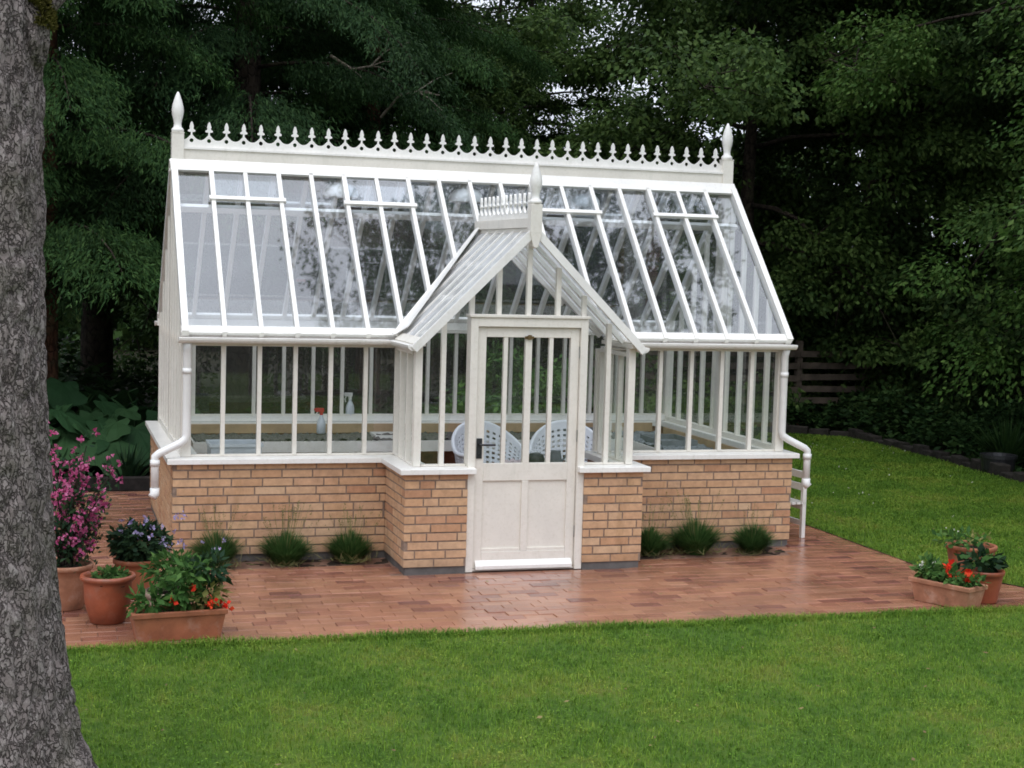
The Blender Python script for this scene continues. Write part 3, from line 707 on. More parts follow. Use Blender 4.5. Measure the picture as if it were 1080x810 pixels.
o = cl.build('folded_cloth', M['cloth'], smooth=True); o.location = (2.98,.75,.62); so_ = o.modifiers.new('thick','SOLIDIFY'); so_.thickness = .012
tag(o, 'crumpled pale pink cloth on the low white table', 'cloth')
# ------------------------------------------------------------------ ground
def struct(o): o['kind'] = 'structure'; return o
def stuff(o): o['kind'] = 'stuff'; return o
struct(MB().poly([(-150,-150,-.05),(150,-150,-.05),(150,150,-.05),(-150,150,-.05)]).build('ground', M['forest']))
def inpoly(P, poly):
    x, y = P[:,0], P[:,1]; r = np.zeros(len(P), bool); n = len(poly)
    for i in range(n):
        (xa,ya),(xb,yb) = poly[i], poly[(i+1)%n]
        c = ((ya > y) != (yb > y)) & (x < (xb-xa)*(y-ya)/((yb-ya) or 1e-12)+xa); r ^= c
    return r
PAVE = [(-2.6,-2.56),(6.62,-2.56),(6.27,-1.92),(5.89,-.98),(5.91,.99),(5.91,3.75),(-2.6,3.75)]
hole1 = [(.0,.0),(L,.0),(L,D),(0,D)]; hole2 = [(X0,-PD),(X1,-PD),(X1,.01),(X0,.01)]
bedL = [(.02,-.30),(X0,-.30),(X0,.02),(.02,.02)]; bedR = [(X1,-.36),(5.12,-.36),(5.12,.02),(X1,.02)]
struct(MB().poly([(x+(.25 if x > 5 else 0),y,-.0075) for x,y in PAVE]).build('paving_base', M['sand']))
pv = MB(); r = random.Random(5); ch = .108; y = -2.56; row = 0
ctr = []; 
while y < 3.75:
    x = -2.6-(row%2)*.107-r.random()*.05
    while x < 6.8:
        ctr.append((x,y)); x += .214
    y += ch; row += 1
ctr = np.array(ctr); cc_ = ctr+np.array([.105,.051])
ok = inpoly(cc_, [(-2.6,-2.56),(6.95,-2.56),(6.55,-1.92),(6.15,-.98),(6.15,3.75),(-2.6,3.75)])
for hpoly in (hole1, hole2, bedL, bedR): ok &= ~inpoly(cc_, hpoly)
# edge bricks of the slanting side are kept a little past the edge: the turf covers them
for (x, y) in ctr[ok]:
    z = r.uniform(-.0025,.002); t1, t2 = r.uniform(-.002,.002), r.uniform(-.002,.002); e_ = .003
    x0, x1, y0, y1 = x, x+.2115, y, y+.105
    b = len(pv.v)
    z -= 0; pv.v += [(x0,y0,-.04),(x1,y0,-.04),(x1,y1,-.04),(x0,y1,-.04),(x0,y0,z-.004),(x1,y0,z-.004),(x1,y1,z-.004),(x0,y1,z-.004),
             (x0+e_,y0+e_,z+t1),(x1-e_,y0+e_,z+t2),(x1-e_,y1-e_,z+t2),(x0+e_,y1-e_,z+t1)]
    pv.f += [tuple(b+i for i in q) for q in ((0,1,5,4),(1,2,6,5),(2,3,7,6),(3,0,4,7),(4,5,9,8),(5,6,10,9),(6,7,11,10),(7,4,8,11),(8,9,10,11))]
struct(pv.build('paving', M['paver']))
def soilpatch(name, poly, z, res=.05, amp=.03):
    xs = [p[0] for p in poly]; ys_ = [p[1] for p in poly]; nx = int((max(xs)-min(xs))/res)+1; ny = int((max(ys_)-min(ys_))/res)+1
    m = MB()
    for j in range(ny+1):
        for i in range(nx+1):
            X, Y = min(xs)+(max(xs)-min(xs))*i/nx, min(ys_)+(max(ys_)-min(ys_))*j/ny
            m.v.append((X,Y,z+amp*noise.noise((X*9,Y*9,.3))+amp*.6*noise.noise((X*27,Y*27,1.3))))
    cen = []
    for j in range(ny):
        for i in range(nx): cen.append((min(xs)+(max(xs)-min(xs))*(i+.5)/nx, min(ys_)+(max(ys_)-min(ys_))*(j+.5)/ny))
    okk = inpoly(np.array(cen), poly); q = 0
    for j in range(ny):
        for i in range(nx):
            if okk[q]: a = j*(nx+1)+i; m.f.append((a,a+1,a+nx+2,a+nx+1))
            q += 1
    return struct(m.build(name, M['soil'], smooth=True))
soilpatch('bed_soil', bedL, -.012); soilpatch('bed_soil', bedR, -.012)
edge = [(-14,-2.545)]; xx = -14
while xx < 6.5:
    xx += .12; edge.append((min(xx,6.58), -2.55+.018*noise.noise((xx*3,0,0))+.012*noise.noise((xx*11,1,0))))
sl_ = [(6.60,-2.54),(6.26,-1.92),(6.06,-1.45),(5.88,-.98),(5.885,0),(5.89,.99),(5.89,3.7)]
BED = [(5.5,3.75),(5.5,8.3),(9.45,8.2),(10.1,7.7),(10.05,6.2),(9.98,5.14),(9.85,3.9),(9.75,2.6),(10.0,1.0),(10.6,-2),(18,-5)]
LAWN = edge+sl_+BED+[(18,-14),(-14,-14)]
bmm = bmesh.new(); f = bmm.faces.new([bmm.verts.new((x,y,.006)) for x,y in LAWN[::-1]]); bmesh.ops.triangulate(bmm, faces=[f])
lm = bpy.data.meshes.new('lawn'); bmm.to_mesh(lm); bmm.free(); lo = struct(link('lawn', lm, M['lawn']))
sk = MB()        # turf edge
for i in range(len(edge)+len(sl_)-1):
    (xa,ya),(xb,yb) = LAWN[i], LAWN[i+1]; sk.add([(xa,ya,-.03),(xb,yb,-.03),(xb,yb,.006),(xa,ya,.006)], [(0,1,2,3)])
struct(sk.build('turf_edge', M['soil']))
def blades(n, x0, x1, y0, y1, h0, h1, w0, w1):
    P = np.stack([rng.uniform(x0,x1,n), rng.uniform(y0,y1,n)],1); P = P[inpoly(P, LAWN)]; n = len(P)
    h = rng.uniform(h0,h1,n)*(1+.5*np.sin(P[:,0]*5+2*np.sin(P[:,1]*4))*.3); wd = rng.uniform(w0,w1,n); a = rng.uniform(0,2*PI,n); ln = rng.uniform(.2,1.3,n)
    base = np.concatenate([P, np.full((n,1),.004)],1); dirx = np.stack([np.cos(a),np.sin(a),np.zeros(n)],1); s = np.stack([-np.sin(a),np.cos(a),np.zeros(n)],1)*wd[:,None]/2
    up = np.array([0,0,1.]); mid = base+up*(h*.6)[:,None]+dirx*(h*ln*.3)[:,None]; tip = base+up*(h*(1-.25*ln))[:,None]+dirx*(h*ln)[:,None]
    return np.stack([base-s, base+s, mid+s*.8, tip, ],1) if False else np.concatenate([np.stack([base-s,base+s,mid+s*.8,mid-s*.8],1), np.stack([mid-s*.8,mid+s*.8,tip+s*.1,tip-s*.1],1)],0)
V = np.concatenate([blades(150000,-3.2,8,-6.6,-2.5,.022,.046,.003,.006), blades(12000,-3,6.6,-2.68,-2.52,.03,.055,.003,.006),
    blades(90000,5.8,10.4,-2.6,3.5,.025,.048,.005,.009), blades(60000,5.5,10.4,3.5,8.4,.025,.05,.008,.014)],0)
def flatleaves(n, x0, x1, y0, y1, l0, l1):
    P = np.stack([rng.uniform(x0,x1,n), rng.uniform(y0,y1,n)],1); P = P[inpoly(P, LAWN)]
    k = np.array([noise.noise((p[0]*1.7,p[1]*1.7,7))+.6*noise.noise((p[0]*6,p[1]*6,2)) for p in P]) > .08; P = P[k]; n = len(P)
    a = rng.uniform(0,2*PI,n); P3 = np.concatenate([P, rng.uniform(.018,.04,(n,1))],1)
    return leaf_quads(P3, np.stack([np.cos(a),np.sin(a),rng.uniform(-.2,.5,n)],1), np.array([0,0,1.])+rng.normal(size=(n,3))*.35, rng.uniform(l0,l1,n), rng.uniform(l0*.6,l1*.7,n))
V = np.concatenate([V, flatleaves(60000,-3.2,8,-6.6,-2.5,.008,.02), flatleaves(40000,5.8,10.4,-2.6,6,.012,.025)],0)
stuff(link('grass', quads_mesh('grass', V), M['blade']))
def litter(n, name, m_, fn):
    P = np.stack([rng.uniform(-2.4,9.5,n), rng.uniform(-6,6,n)],1); P = P[fn(P)]; n = len(P); a = rng.uniform(0,2*PI,n)
    z = np.where(inpoly(P, LAWN), .045, .006)
    return stuff(link(name, quads_mesh(name, leaf_quads(np.concatenate([P,z[:,None]],1), np.stack([np.cos(a),np.sin(a),rng.uniform(-.1,.2,n)],1), np.array([0,0,1.])+rng.normal(size=(n,3))*.3, rng.uniform(.015,.045,n), rng.uniform(.008,.022,n))), m_))
litter(520, 'leaf_litter', islands('fallen_leaves', [(0,(.10,.06,.03)),(.5,(.17,.12,.05)),(1,(.22,.19,.07))], .8, .3, 9), lambda P: inpoly(P, LAWN) | (inpoly(P, PAVE) & ~inpoly(P, hole1) & ~inpoly(P, hole2)))
P = np.stack([rng.uniform(6.2,9.9,170), rng.uniform(-.5,7,170)],1)
keep = np.array([noise.noise((p[0]*.9,p[1]*.7,4)) > .12 for p in P]); P = P[keep]; P = P[inpoly(P, LAWN)]
Pc = np.concatenate([P, np.full((len(P),1),.045)],1); Pc = np.repeat(Pc, 5, 0)
stuff(link('clover_flowers', quads_mesh('clover_flowers', leaf_quads(Pc, rdir(len(Pc))+[0,0,.6], rdir(len(Pc)), .014, .010)), M['whiteflower']))

# ------------------------------------------------------------------ trees
def deciduous(seed, H, R, nclump, nleaf, z0=.8, ll=(.075,.115), droop=.35, thin=1.0, tr=.16):
    g = np.random.default_rng(seed); r = random.Random(seed); wood = MB(); cl = []
    bend = [(r.uniform(-.25,.25), r.uniform(-.25,.25)) for _ in range(9)]
    tp = []; x = y = 0
    for i in range(9):
        tp.append(Vector((x,y,H*.88*i/8-.1 if i == 0 else H*.88*i/8))); x += bend[i][0]*H*.04; y += bend[i][1]*H*.04
    wood.tube(tp, [tr*1.35]+[tr*(1-.86*i/8) for i in range(1,9)], 9)
    nl = 30
    for i in range(nl):
        q = (i+.5)/nl; h = z0+(H*.93-z0)*q; a = i*2.39996+r.uniform(-.4,.4)
        env = (math.sin(PI*min(1,max(.0,(q*.86+.17))))**.55)
        ln = R*env*r.uniform(.72,1.1)
        s = min(7.99, h/(H*.88)*8); k = int(s); base = tp[k].lerp(tp[k+1], s-k)
        d = Vector((math.cos(a),math.sin(a),0)); rise = r.uniform(.05,.5)*(1 if q > .25 else .35)
        pts = []
        for j in range(7):
            u = j/6; pts.append(base+d*ln*u+Vector((0,0,ln*(rise*u-(droop+(.35 if q < .3 else 0))*u*u)))+Vector((r.uniform(-.08,.08),r.uniform(-.08,.08),r.uniform(-.06,.06)))*(1 if j else 0))
        r0 = tr*.36*(1-.6*q)
        wood.tube(pts, [r0*(1-.88*j/6) for j in range(7)], 5)
        m = max(2, int(nclump/nl))
        for c in range(m):
            u = r.uniform(.3,1.02)**.8; s2 = min(5.99,u*6) if u < 1 else 5.99; kk = int(s2); p = pts[kk].lerp(pts[kk+1], s2-kk)
            off = Vector((r.gauss(0,1),r.gauss(0,1),r.gauss(0,.5)))*(.10+.17*u)*R*.55
            e_ = p+off; e_.z = max(e_.z, .15)
            if r.random() < .5: wood.tube([p, p.lerp(e_,.5)+Vector((0,0,.05)), e_], [r0*.3,r0*.2,.006], 4, False)
            cl.append((e_.x,e_.y,e_.z, d.x, d.y))
    cl = np.array(cl); n = nleaf; idx = g.integers(0,len(cl),n); c = cl[idx]
    size = g.uniform(.28,.62,len(cl))[idx]*R/4
    o = g.normal(size=(n,3)); o = unit(o)*(g.uniform(0,1,n)**.5)[:,None]*np.array([1,1,.5])*size[:,None]*1.25
    o[:,2] -= .35*(o[:,0]**2+o[:,1]**2)/np.maximum(size,.1)
    P = c[:,:3]+o; P[:,2] = np.maximum(P[:,2], .05)
    out = np.stack([c[:,3],c[:,4],np.zeros(n)],1)
    Dd = out*.5+unit(o)*.7+g.normal(size=(n,3))*.45+np.array([0,0,-.45]); Nn = np.array([0,0,1.])+g.normal(size=(n,3))*.55+out*.25
    V = leaf_quads(P, Dd, Nn, g.uniform(*ll,n), g.uniform(ll[0]*.6,ll[1]*.62,n))
    return wood, V
def conifer(seed, H, R, n, z0=.6, tr=.2):
    g = np.random.default_rng(seed); r = random.Random(seed); wood = MB(); limbs = MB(); wood.limbs = limbs
    wood.tube([(0,0,-.1),(0,0,.4),(.04,0,H*.5),(0,.03,H)], [tr*1.4,tr,tr*.6,.02], 10)
    Ps = []; Ds = []; Os = []
    nb = 62
    for i in range(nb):
        q = (i+.5)/nb; h = z0+(H-z0)*q**1.15; a = i*2.39996+r.uniform(-.3,.3); ln = R*(1-q)**.75*r.uniform(.65,1.12)+.25
        d = Vector((math.cos(a),math.sin(a),0)); pts = []; dr = r.uniform(.22,.5)
        for j in range(8):
            u = j/7; pts.append(Vector((0,0,h))+d*ln*u+Vector((0,0,ln*(.22*u-dr*u*u-.12*u**4))))
        limbs.tube(pts, [tr*.13*(1-.9*j/7)*(1-.6*q)+.003 for j in range(8)], 5)
        m = int(ln*46)
        for c in range(m):
            u = r.uniform(.18,1); s = min(6.99,u*7); k = int(s); p = pts[k].lerp(pts[k+1],s-k); sd = Vector((-d.y,d.x,0))*(1 if c % 2 else -1)
            wdt = ln*.30*(1-.55*abs(u-.45))*r.uniform(.2,1)
            Ps.append(p+sd*wdt*r.uniform(.2,1)+d*wdt*.25-Vector((0,0,wdt*.22-.07*r.random()))); Ds.append(sd*.5+d*.45-Vector((0,0,.55+.5*r.random()))); Os.append(d)
    Ps = np.array(Ps); Ds = np.array(Ds); Os = np.array(Os); k = max(1,int(n/len(Ps)))
    P = np.repeat(Ps,k,0); n = len(P); Dd = np.repeat(Ds,k,0)
    t = g.uniform(0,1,n)[:,None]
    P = P+unit(Dd)*(t*.36-.06)+g.normal(size=(n,3))*np.array([.07,.07,.06]); P[:,2] = np.maximum(P[:,2],.03)
    D2 = unit(Dd)+g.normal(size=(n,3))*.5; Nn = np.array([0,0,1.])+np.repeat(Os,k,0)*.6+g.normal(size=(n,3))*.5
    V = leaf_quads(P, D2, Nn, g.uniform(.045,.105,n), g.uniform(.012,.026,n), .1)
    return wood, V
protos = {}
def proto(key, fn, bm_, lm_):
    wd, V = fn
    t = bpy.data.objects.new('tree', None); C.objects.link(t)
    wd.build('trunk', M[bm_], t, smooth=True)
    if hasattr(wd, 'limbs'): wd.limbs.build('limbs', M['darkbark'], t, smooth=True)
    link('crown', quads_mesh('crown', V), M[lm_], t)
    protos[key] = [t, False]
def plant_tree(key, name, label, x, y, rz=0, sc=1, group=None, z=-.05):
    t, used = protos[key]
    if used: t = copy_tree(t)
    protos[key][1] = True
    t.name = name; t.location = (x,y,z); t.rotation_euler = (0,0,rz); t.scale = (sc,)*3 if not hasattr(sc,'__len__') else sc
    tag(t, label, 'tree', group); return t
proto('con_a', conifer(21, 13, 3.3, 260000, 2.3, .21), 'redbark', 'conifer')
proto('con_b', conifer(34, 14, 3.6, 260000, 2.5, .24), 'darkbark', 'conifer2')
proto('dec_a', deciduous(41, 11, 4.3, 420, 130000, 1.2), 'darkbark', 'decid')
proto('dec_b', deciduous(52, 12, 4.6, 420, 130000, 2.0, droop=.42), 'darkbark', 'decid2')
proto('dec_c', deciduous(63, 9, 3.0, 300, 60000, 1.4, (.07,.11), .25, tr=.12), 'darkbark', 'decid')
proto('thin', deciduous(74, 10, 3.0, 110, 10500, 2.6, (.09,.14), .2, tr=.12), 'darkbark', 'decid2')
proto('fresh', deciduous(85, 10, 4.0, 380, 130000, 2.6, (.055,.085), .38, tr=.17), 'darkbark', 'decid3')
WG = 'trees standing behind the glasshouse'
plant_tree('con_a', 'conifer_tree', 'drooping conifer with reddish trunk just right of the foreground trunk', -1.0, 7.0, .4, 1, WG)
plant_tree('con_b', 'conifer_tree', 'dark drooping conifer whose trunk rises behind the left end of the ridge', 1.55, 8.6, 1.2, 1, WG)
plant_tree('con_a', 'conifer_tree', 'slightly smaller conifer behind the ridge between the left finial and the porch', 3.6, 10.4, 2.6, .95, WG)
plant_tree('con_b', 'conifer_tree', 'conifer half hidden by the foreground trunk at the left edge', -3.6, 8.8, 3.6, 1, WG)
plant_tree('con_b', 'conifer_tree', 'deep shaded conifer standing farther back between two nearer conifers', -.2, 12.5, 5.1, 1.05, WG)
plant_tree('thin', 'slender_tree', 'slender dark tree left of the bright sky gap', 5.2, 14.0, .3, 1, WG)
plant_tree('thin', 'slender_tree', 'slender sparse tree standing in the bright sky gap', 7.0, 15.5, 2.4, .95, WG)
plant_tree('dec_c', 'broadleaf_tree', 'small broadleaf tree low behind the ridge left of the sky gap', 4.6, 11.6, .8, .72, WG)
plant_tree('dec_a', 'broadleaf_tree', 'dense broadleaf tree behind the right finial', 10.0, 11.0, .5, 1, WG)
plant_tree('dec_b', 'broadleaf_tree', 'big dark broadleaf tree with hanging boughs right of the glasshouse', 12.8, 11.4, 1.9, 1, WG)
plant_tree('dec_b', 'broadleaf_tree', 'dark broadleaf tree filling the right edge behind the bed', 15.4, 7.4, 4.0, 1.02, WG)
plant_tree('dec_a', 'broadleaf_tree', 'broadleaf tree deeper in the shade behind the board fence', 13.4, 14.5, 3.3, 1.1, WG)
plant_tree('dec_c', 'broadleaf_tree', 'low rounded broadleaf tree behind the fence beside the glasshouse', 9.3, 13.6, 2.0, .6, WG)
plant_tree('fresh', 'broadleaf_tree', 'bright green tree reaching in over the lawn from the right edge', 13.4, 4.6, 1.1, 1.12, WG)
plant_tree('fresh', 'broadleaf_tree', 'unseen spreading tree added beyond the right edge to shade the right lawn', 13.0, -.9, 2.7, 1.2, None)  # out-of-frame tree added for lawn shade and a darker roof reflection
plant_tree('dec_c', 'broadleaf_tree', 'small broadleaf tree filling the lower part of the sky gap', 6.5, 13.0, 1.4, .76, WG)
plant_tree('dec_c', 'broadleaf_tree', 'broadleaf tree in the third row behind the slender trees', 9.0, 20.5, 4.4, 1.15, WG)
plant_tree('dec_a', 'broadleaf_tree', 'broadleaf tree far back at the right edge of the wood', 17.8, 11.5, 5.3, 1.1, WG)
plant_tree('con_a', 'conifer_tree', 'conifer standing off to the left beyond the trunk', -5.5, 3.5, 2.2, 1, WG)
plant_tree('dec_b', 'broadleaf_tree', 'broadleaf tree in the second row behind the conifers', 2.6, 15.5, .2, 1.0, WG)
def twig(name, label, pts, r0, m_, subs=3, seed=1):
    r = random.Random(seed); m = MB(); pts = [Vector(p) for p in pts]; n = len(pts); m.tube(pts, [r0*(1-.8*i/(n-1)) for i in range(n)], 6)
    for s_ in range(subs):
        k = r.randrange(1,n-1); d = (pts[k+1]-pts[k-1]).normalized()+Vector((r.uniform(-.8,.8),r.uniform(-.8,.8),r.uniform(-.6,.8))); ln = r.uniform(.25,.6)
        m.tube([pts[k], pts[k]+d*ln*.5+Vector((0,0,.03)), pts[k]+d*ln], [r0*.45,r0*.3,r0*.12], 5)
    return m
# far wood: one mass of foliage beyond the trees
n = 60000; g = np.random.default_rng(3); ang = g.uniform(-.95,1.0,n); rad = g.uniform(30,37,n)
Xf = 2+rad*np.sin(ang)*1.15; Yf = -8+rad*np.cos(ang)*1.15
top = np.array([4.2+1.4*noise.noise((x*.16,y*.16,0))+1.1*noise.noise((x*.5,y*.5,5)) for x, y in zip(Xf,Yf)])
left = np.clip((1.0-Xf)/6,0,1); right = np.clip((Xf-15)/5,0,1); top += left*6+right*5
Pf = np.stack([Xf,Yf,g.uniform(0,1,n)**.8*top],1)
stuff(link('far_woodland', quads_mesh('far_woodland', leaf_quads(Pf, rdir(n)+[0,0,-.3], rdir(n)+[0,0,.7], g.uniform(.3,.6,n), g.uniform(.2,.4,n))), M['decid2']))

# foreground tree on the left
t = thing('foreground_tree', 'big grey fissured tree trunk cut off by the left edge in the foreground', 'tree', (-1.24,-5.352,-.02))
NS, NZ = 160, 260; m = MB()
prof = [(0,.64),(.15,.555),(.35,.455),(.72,.395),(1.1,.352),(1.86,.312),(2.46,.303),(3.4,.292),(5,.27),(8,.19)]
def trad(z):
    for (za,ra),(zb,rb) in zip(prof,prof[1:]):
        if z <= zb: u = (z-za)/(zb-za); return ra+(rb-ra)*u
    return prof[-1][1]
for j in range(NZ+1):
    z = (j/NZ)*4.6 if j < NZ else 8
    for i in range(NS):
        a = 2*PI*i/NS; ca, sa = math.cos(a), math.sin(a); R0 = trad(z)
        q = Vector((ca*R0*1.0,sa*R0*1.0,z*.45))
        f1 = abs(noise.noise(q*13+Vector((3*noise.noise(q*5),0,0)))); f2 = noise.noise(q*34); f3 = noise.noise(Vector((ca*1.6,sa*1.6,z*.7)))
        fl = max(0,1-z/1.0)**2*.05*math.cos(5*a+1.0)
        rr = R0+min(f1*.055,.020)-.012+f2*.005+f3*.012+fl
        m.v.append((ca*rr, sa*rr, z))
for j in range(NZ):
    for i in range(NS): i2 = (i+1)%NS; m.f.append((j*NS+i,j*NS+i2,(j+1)*NS+i2,(j+1)*NS+i))
tk = m.build('trunk', M['bark'], t, smooth=True)
# mossy burl on its right side near the top
def blob(c, rx, ry, rz_, seed, nu=28, nv=20, amp=.25):
    m = MB()
    for j in range(nv+1):
        th = PI*j/nv
        for i in range(nu):
            ph = 2*PI*i/nu; d = Vector((math.sin(th)*math.cos(ph),math.sin(th)*math.sin(ph),math.cos(th)))
            k = 1+amp*noise.noise(d*2.2+Vector((seed,0,0)))+amp*.6*noise.noise(d*7+Vector((0,seed,0))); m.v.append((c[0]+d.x*rx*k,c[1]+d.y*ry*k,c[2]+d.z*rz_*k))
    for j in range(nv):
        for i in range(nu): i2 = (i+1)%nu; m.f.append((j*nu+i,j*nu+i2,(j+1)*nu+i2,(j+1)*nu+i))
    return m
rt = Vector((.958,-.286,0)).normalized()
bl = blob(rt*.272+Vector((0,0,3.27)), .06,.10,.16, 3).build('burl', M['bark'], t, smooth=True)
m = MB(); m.tube([rt*.27+Vector((0,0,3.32)), rt*.36+Vector((0,0,3.40)), rt*.36+Vector((0,.02,3.56)), rt*.39+Vector((0,.05,3.9))], [.05,.04,.032,.028], 10); m.build('branch_stub', M['bark'], bl, smooth=True)
n = 5000; dd = rdir(n); ctr_ = np.array(rt*.272+Vector((0,0,3.30))); Pm = ctr_+dd*np.array([.066,.105,.14]); kk = (dd[:,2] > -.15)&(np.array([noise.noise(Vector(p)*9) for p in Pm]) > -.12); Pm = Pm[kk]; dd = dd[kk]
link('moss', quads_mesh('moss', leaf_quads(Pm, dd+rdir(len(Pm))*.8, rdir(len(Pm)), .03, .012)), M['moss'], bl)
wd, V = deciduous(96, 6, 3.0, 160, 12000, .8, (.09,.14), .1, tr=.12)  # unseen overhead crown, placed for the roof glass to reflect
for nm, mesh_, m_ in (('limbs', None, 'bark'), ('crown', V, 'decid')):
    o = wd.build('limbs', M['bark'], t, smooth=True) if mesh_ is None else link('crown', quads_mesh('crown', V), M['decid'], t)
    o.location = (5.3,5.4,7.6); o.scale = (.6,.6,.9)
    o2 = o.copy(); C.objects.link(o2); o2.location = (8.0,5.6,7.9); o2.scale = (.62,.62,.9); o2.rotation_euler = (0,0,2)  # second unseen crown, added to darken the reflection in the right panes
for p in ((5.3,5.4,7.7),(8.0,5.6,8.0)):
    m = MB(); m.tube([(0,0,6.6),(p[0]*.35,p[1]*.35,7.6),(p[0]*.7,p[1]*.7,7.9),p,(p[0],p[1],p[2]+.6)], [.12,.10,.08,.07,.06], 8); m.build('added_bough', M['bark'], t, smooth=True)  # added arms that tie the unseen crowns to the trunk

# ------------------------------------------------------------------ fences
def fence(name, label, A, B, posts, zs, h=.095):
    A = Vector(A); B = Vector(B); t = thing(name, label, 'fence', tuple(A)); d = (B-A)
    r = random.Random(int(A.x*10)); ang_ = d.normalized(); nrm = Vector((-ang_.y,ang_.x,0))
    for i in range(posts):
        p = d*(i/(posts-1)); m = MB(); m.beam(p+Vector((0,0,-.05)), p+Vector((0,0,1.34)), .09, .09, (1,0,.01)); m.build('post', M['fence'], t)
    for z in zs:
        for i in range(posts-1):
            p = d*(i/(posts-1)); q = d*((i+1)/(posts-1)); s_ = -nrm*.058
            m = MB(); m.beam(p+s_+ang_*.006+Vector((0,0,z+r.uniform(-.02,.02))), q+s_-ang_*.006+Vector((0,0,z+r.uniform(-.025,.025))), .022, h); m.build('board', M['fence'], t)
    return t
fence('board_fence', 'dark weathered board fence in the shade right of the glasshouse', (6.6,9.6,-.05), (12.0,9.6,-.05), 4, (.42,.60,.78,.96,1.14))
fence('board_fence', 'dark fence with gappy boards behind the bed at the right edge', (12.9,8.9,-.05), (12.4,1.2,-.05), 4, (.35,.55,.76,.98), .10)

# ------------------------------------------------------------------ bed on the right
m = MB(); r = random.Random(8); pts = [(9.4,8.3),(10.13,7.75),(10.1,6.2),(10.03,5.14),(9.9,3.9),(9.8,2.6),(10.05,1.0),(10.6,-1.5)]
bp = [(7.0,8.42),(8.2,8.38)]+pts
st_ = MB()
for (xa,ya),(xb,yb) in zip(bp,bp[1:]):
    ln = math.hypot(xb-xa,yb-ya); k = max(1,int(ln/.24)); ux, uy = (xb-xa)/ln, (yb-ya)/ln
    for i in range(k):
        c = Vector((xa+(xb-xa)*(i+.5)/k, ya+(yb-ya)*(i+.5)/k, 0)); h = r.uniform(.10,.19); hl = ln/k*.47; th = r.uniform(.05,.08)
        p = c-Vector((ux,uy,0))*hl; q = c+Vector((ux,uy,0))*hl; z = h/2-.03
        st_.beam(p+Vector((0,0,z+r.uniform(-.01,.01))), q+Vector((0,0,z+r.uniform(-.01,.01))), th*2, h)
o = st_.build('bed_edging', plain('dark_stone',(.030,.026,.022),.9,.5,12,bmp=.8,spec=.2), bevel=.012); tag(o, 'low dark stone edging along the shaded bed on the right', 'edging')
def ground_leaves(n, area, hmax, ll, seed, dens):
    g = np.random.default_rng(seed); P = np.stack([g.uniform(area[0],area[1],n*2), g.uniform(area[2],area[3],n*2)],1)
    hh = np.array([max(0,.5+.9*noise.noise((p[0]*dens,p[1]*dens,seed))) for p in P])*hmax
    k = hh > .06; P = P[k][:n]; hh = hh[k][:n]; n = len(P)
    z = hh*g.uniform(.15,1,n)**.7
    return np.concatenate([P, z[:,None]-.04],1), g
def under(name, n, area, hmax, ll, seed, m_, dens=.9, narrow=.55, excl=None):
    P, g = ground_leaves(n, area, hmax, ll, seed, dens)
    if excl: P = P[~inpoly(P, excl)]
    n = len(P); a = g.uniform(0,2*PI,n); Dd = np.stack([np.cos(a),np.sin(a),g.uniform(-.5,.7,n)],1)
    return stuff(link(name, quads_mesh(name, leaf_quads(P, Dd, np.array([0,0,1.])+g.normal(size=(n,3))*.5, g.uniform(*ll,n), g.uniform(ll[0]*narrow,ll[1]*narrow,n))), M[m_]))
under('undergrowth', 26000, (10.15,13.2,-1.5,9.3), .75, (.07,.14), 2, 'under', 1.1)
under('undergrowth', 12000, (6.5,11.8,8.5,9.5), .55, (.06,.13), 5, 'under', 1.3)
under('undergrowth', 26000, (-3.5,7.5,4.9,8.5), .55, (.07,.16), 9, 'under', 1.0, excl=[(-1.8,4),(.6,4),(.6,6.6),(-1.8,6.6)])
under('undergrowth', 14000, (-6,14,9.8,12.5), .9, (.08,.18), 12, 'under', .8)
under('undergrowth', 16000, (-12,0,9.5,19), 1.3, (.1,.22), 14, 'under', .7)
def tuft(name, label, x, y, n, h, spread, m_, group, wd=(.008,.018), seed=1, cat='plant', sag=.5, z=-.02):
    g = np.random.default_rng(seed); t = thing(name, label, cat, (x,y,z), 0, group)
    a = g.uniform(0,2*PI,n); ln = h*g.uniform(.55,1.1,n); tilt = g.uniform(0,1,n)**.8*spread
    base = np.stack([np.cos(a)*tilt*h*.25,np.sin(a)*tilt*h*.25,np.zeros(n)],1)
    d1 = np.stack([np.cos(a)*tilt,np.sin(a)*tilt,np.ones(n)],1); d1 = unit(d1); mid = base+d1*(ln*.55)[:,None]
    d2 = unit(d1+np.stack([np.cos(a),np.sin(a),-np.ones(n)*.6],1)*(sag*tilt)[:,None]); tip = mid+d2*(ln*.45)[:,None]
    s = np.stack([-np.sin(a),np.cos(a),np.zeros(n)],1)*g.uniform(*wd,n)[:,None]/2
    V = np.concatenate([np.stack([base-s*.6,base+s*.6,mid+s,mid-s],1),np.stack([mid-s,mid+s,tip+s*.15,tip-s*.15],1)],0)
    link('foliage', quads_mesh('foliage', V), M[m_], t); return t
tuft('strappy_plant', 'strappy grey green clump beside the dark pot in the right bed', 10.55, 4.6, 260, .62, .8, 'under', None, (.02,.035), 4)
tuft('strappy_plant', 'upright strappy clump below the board fence near the glasshouse corner', 9.6, 8.75, 220, .6, .55, 'under', None, (.016,.03), 5)
m = MB().lathe([(.15,0),(.19,.06),(.21,.2),(.22,.2),(.22,.24),(.19,.24),(.18,.18)], seg=24).build('plant_pot', M['black'], smooth=False); m.location = (10.02,4.0,-.0); tag(m, 'dark round pot standing on the lawn edge below the right bed', 'pot')
m = MB().lathe([(.17,0),(.17,.05),(.155,.05),(.12,.30),(.10,.30)], seg=20).build('upturned_pot', M['terracotta']); m.location = (9.75,8.95,.45); m.location.z = .0; tag(m, 'upturned terracotta pot in front of the board fence', 'pot')
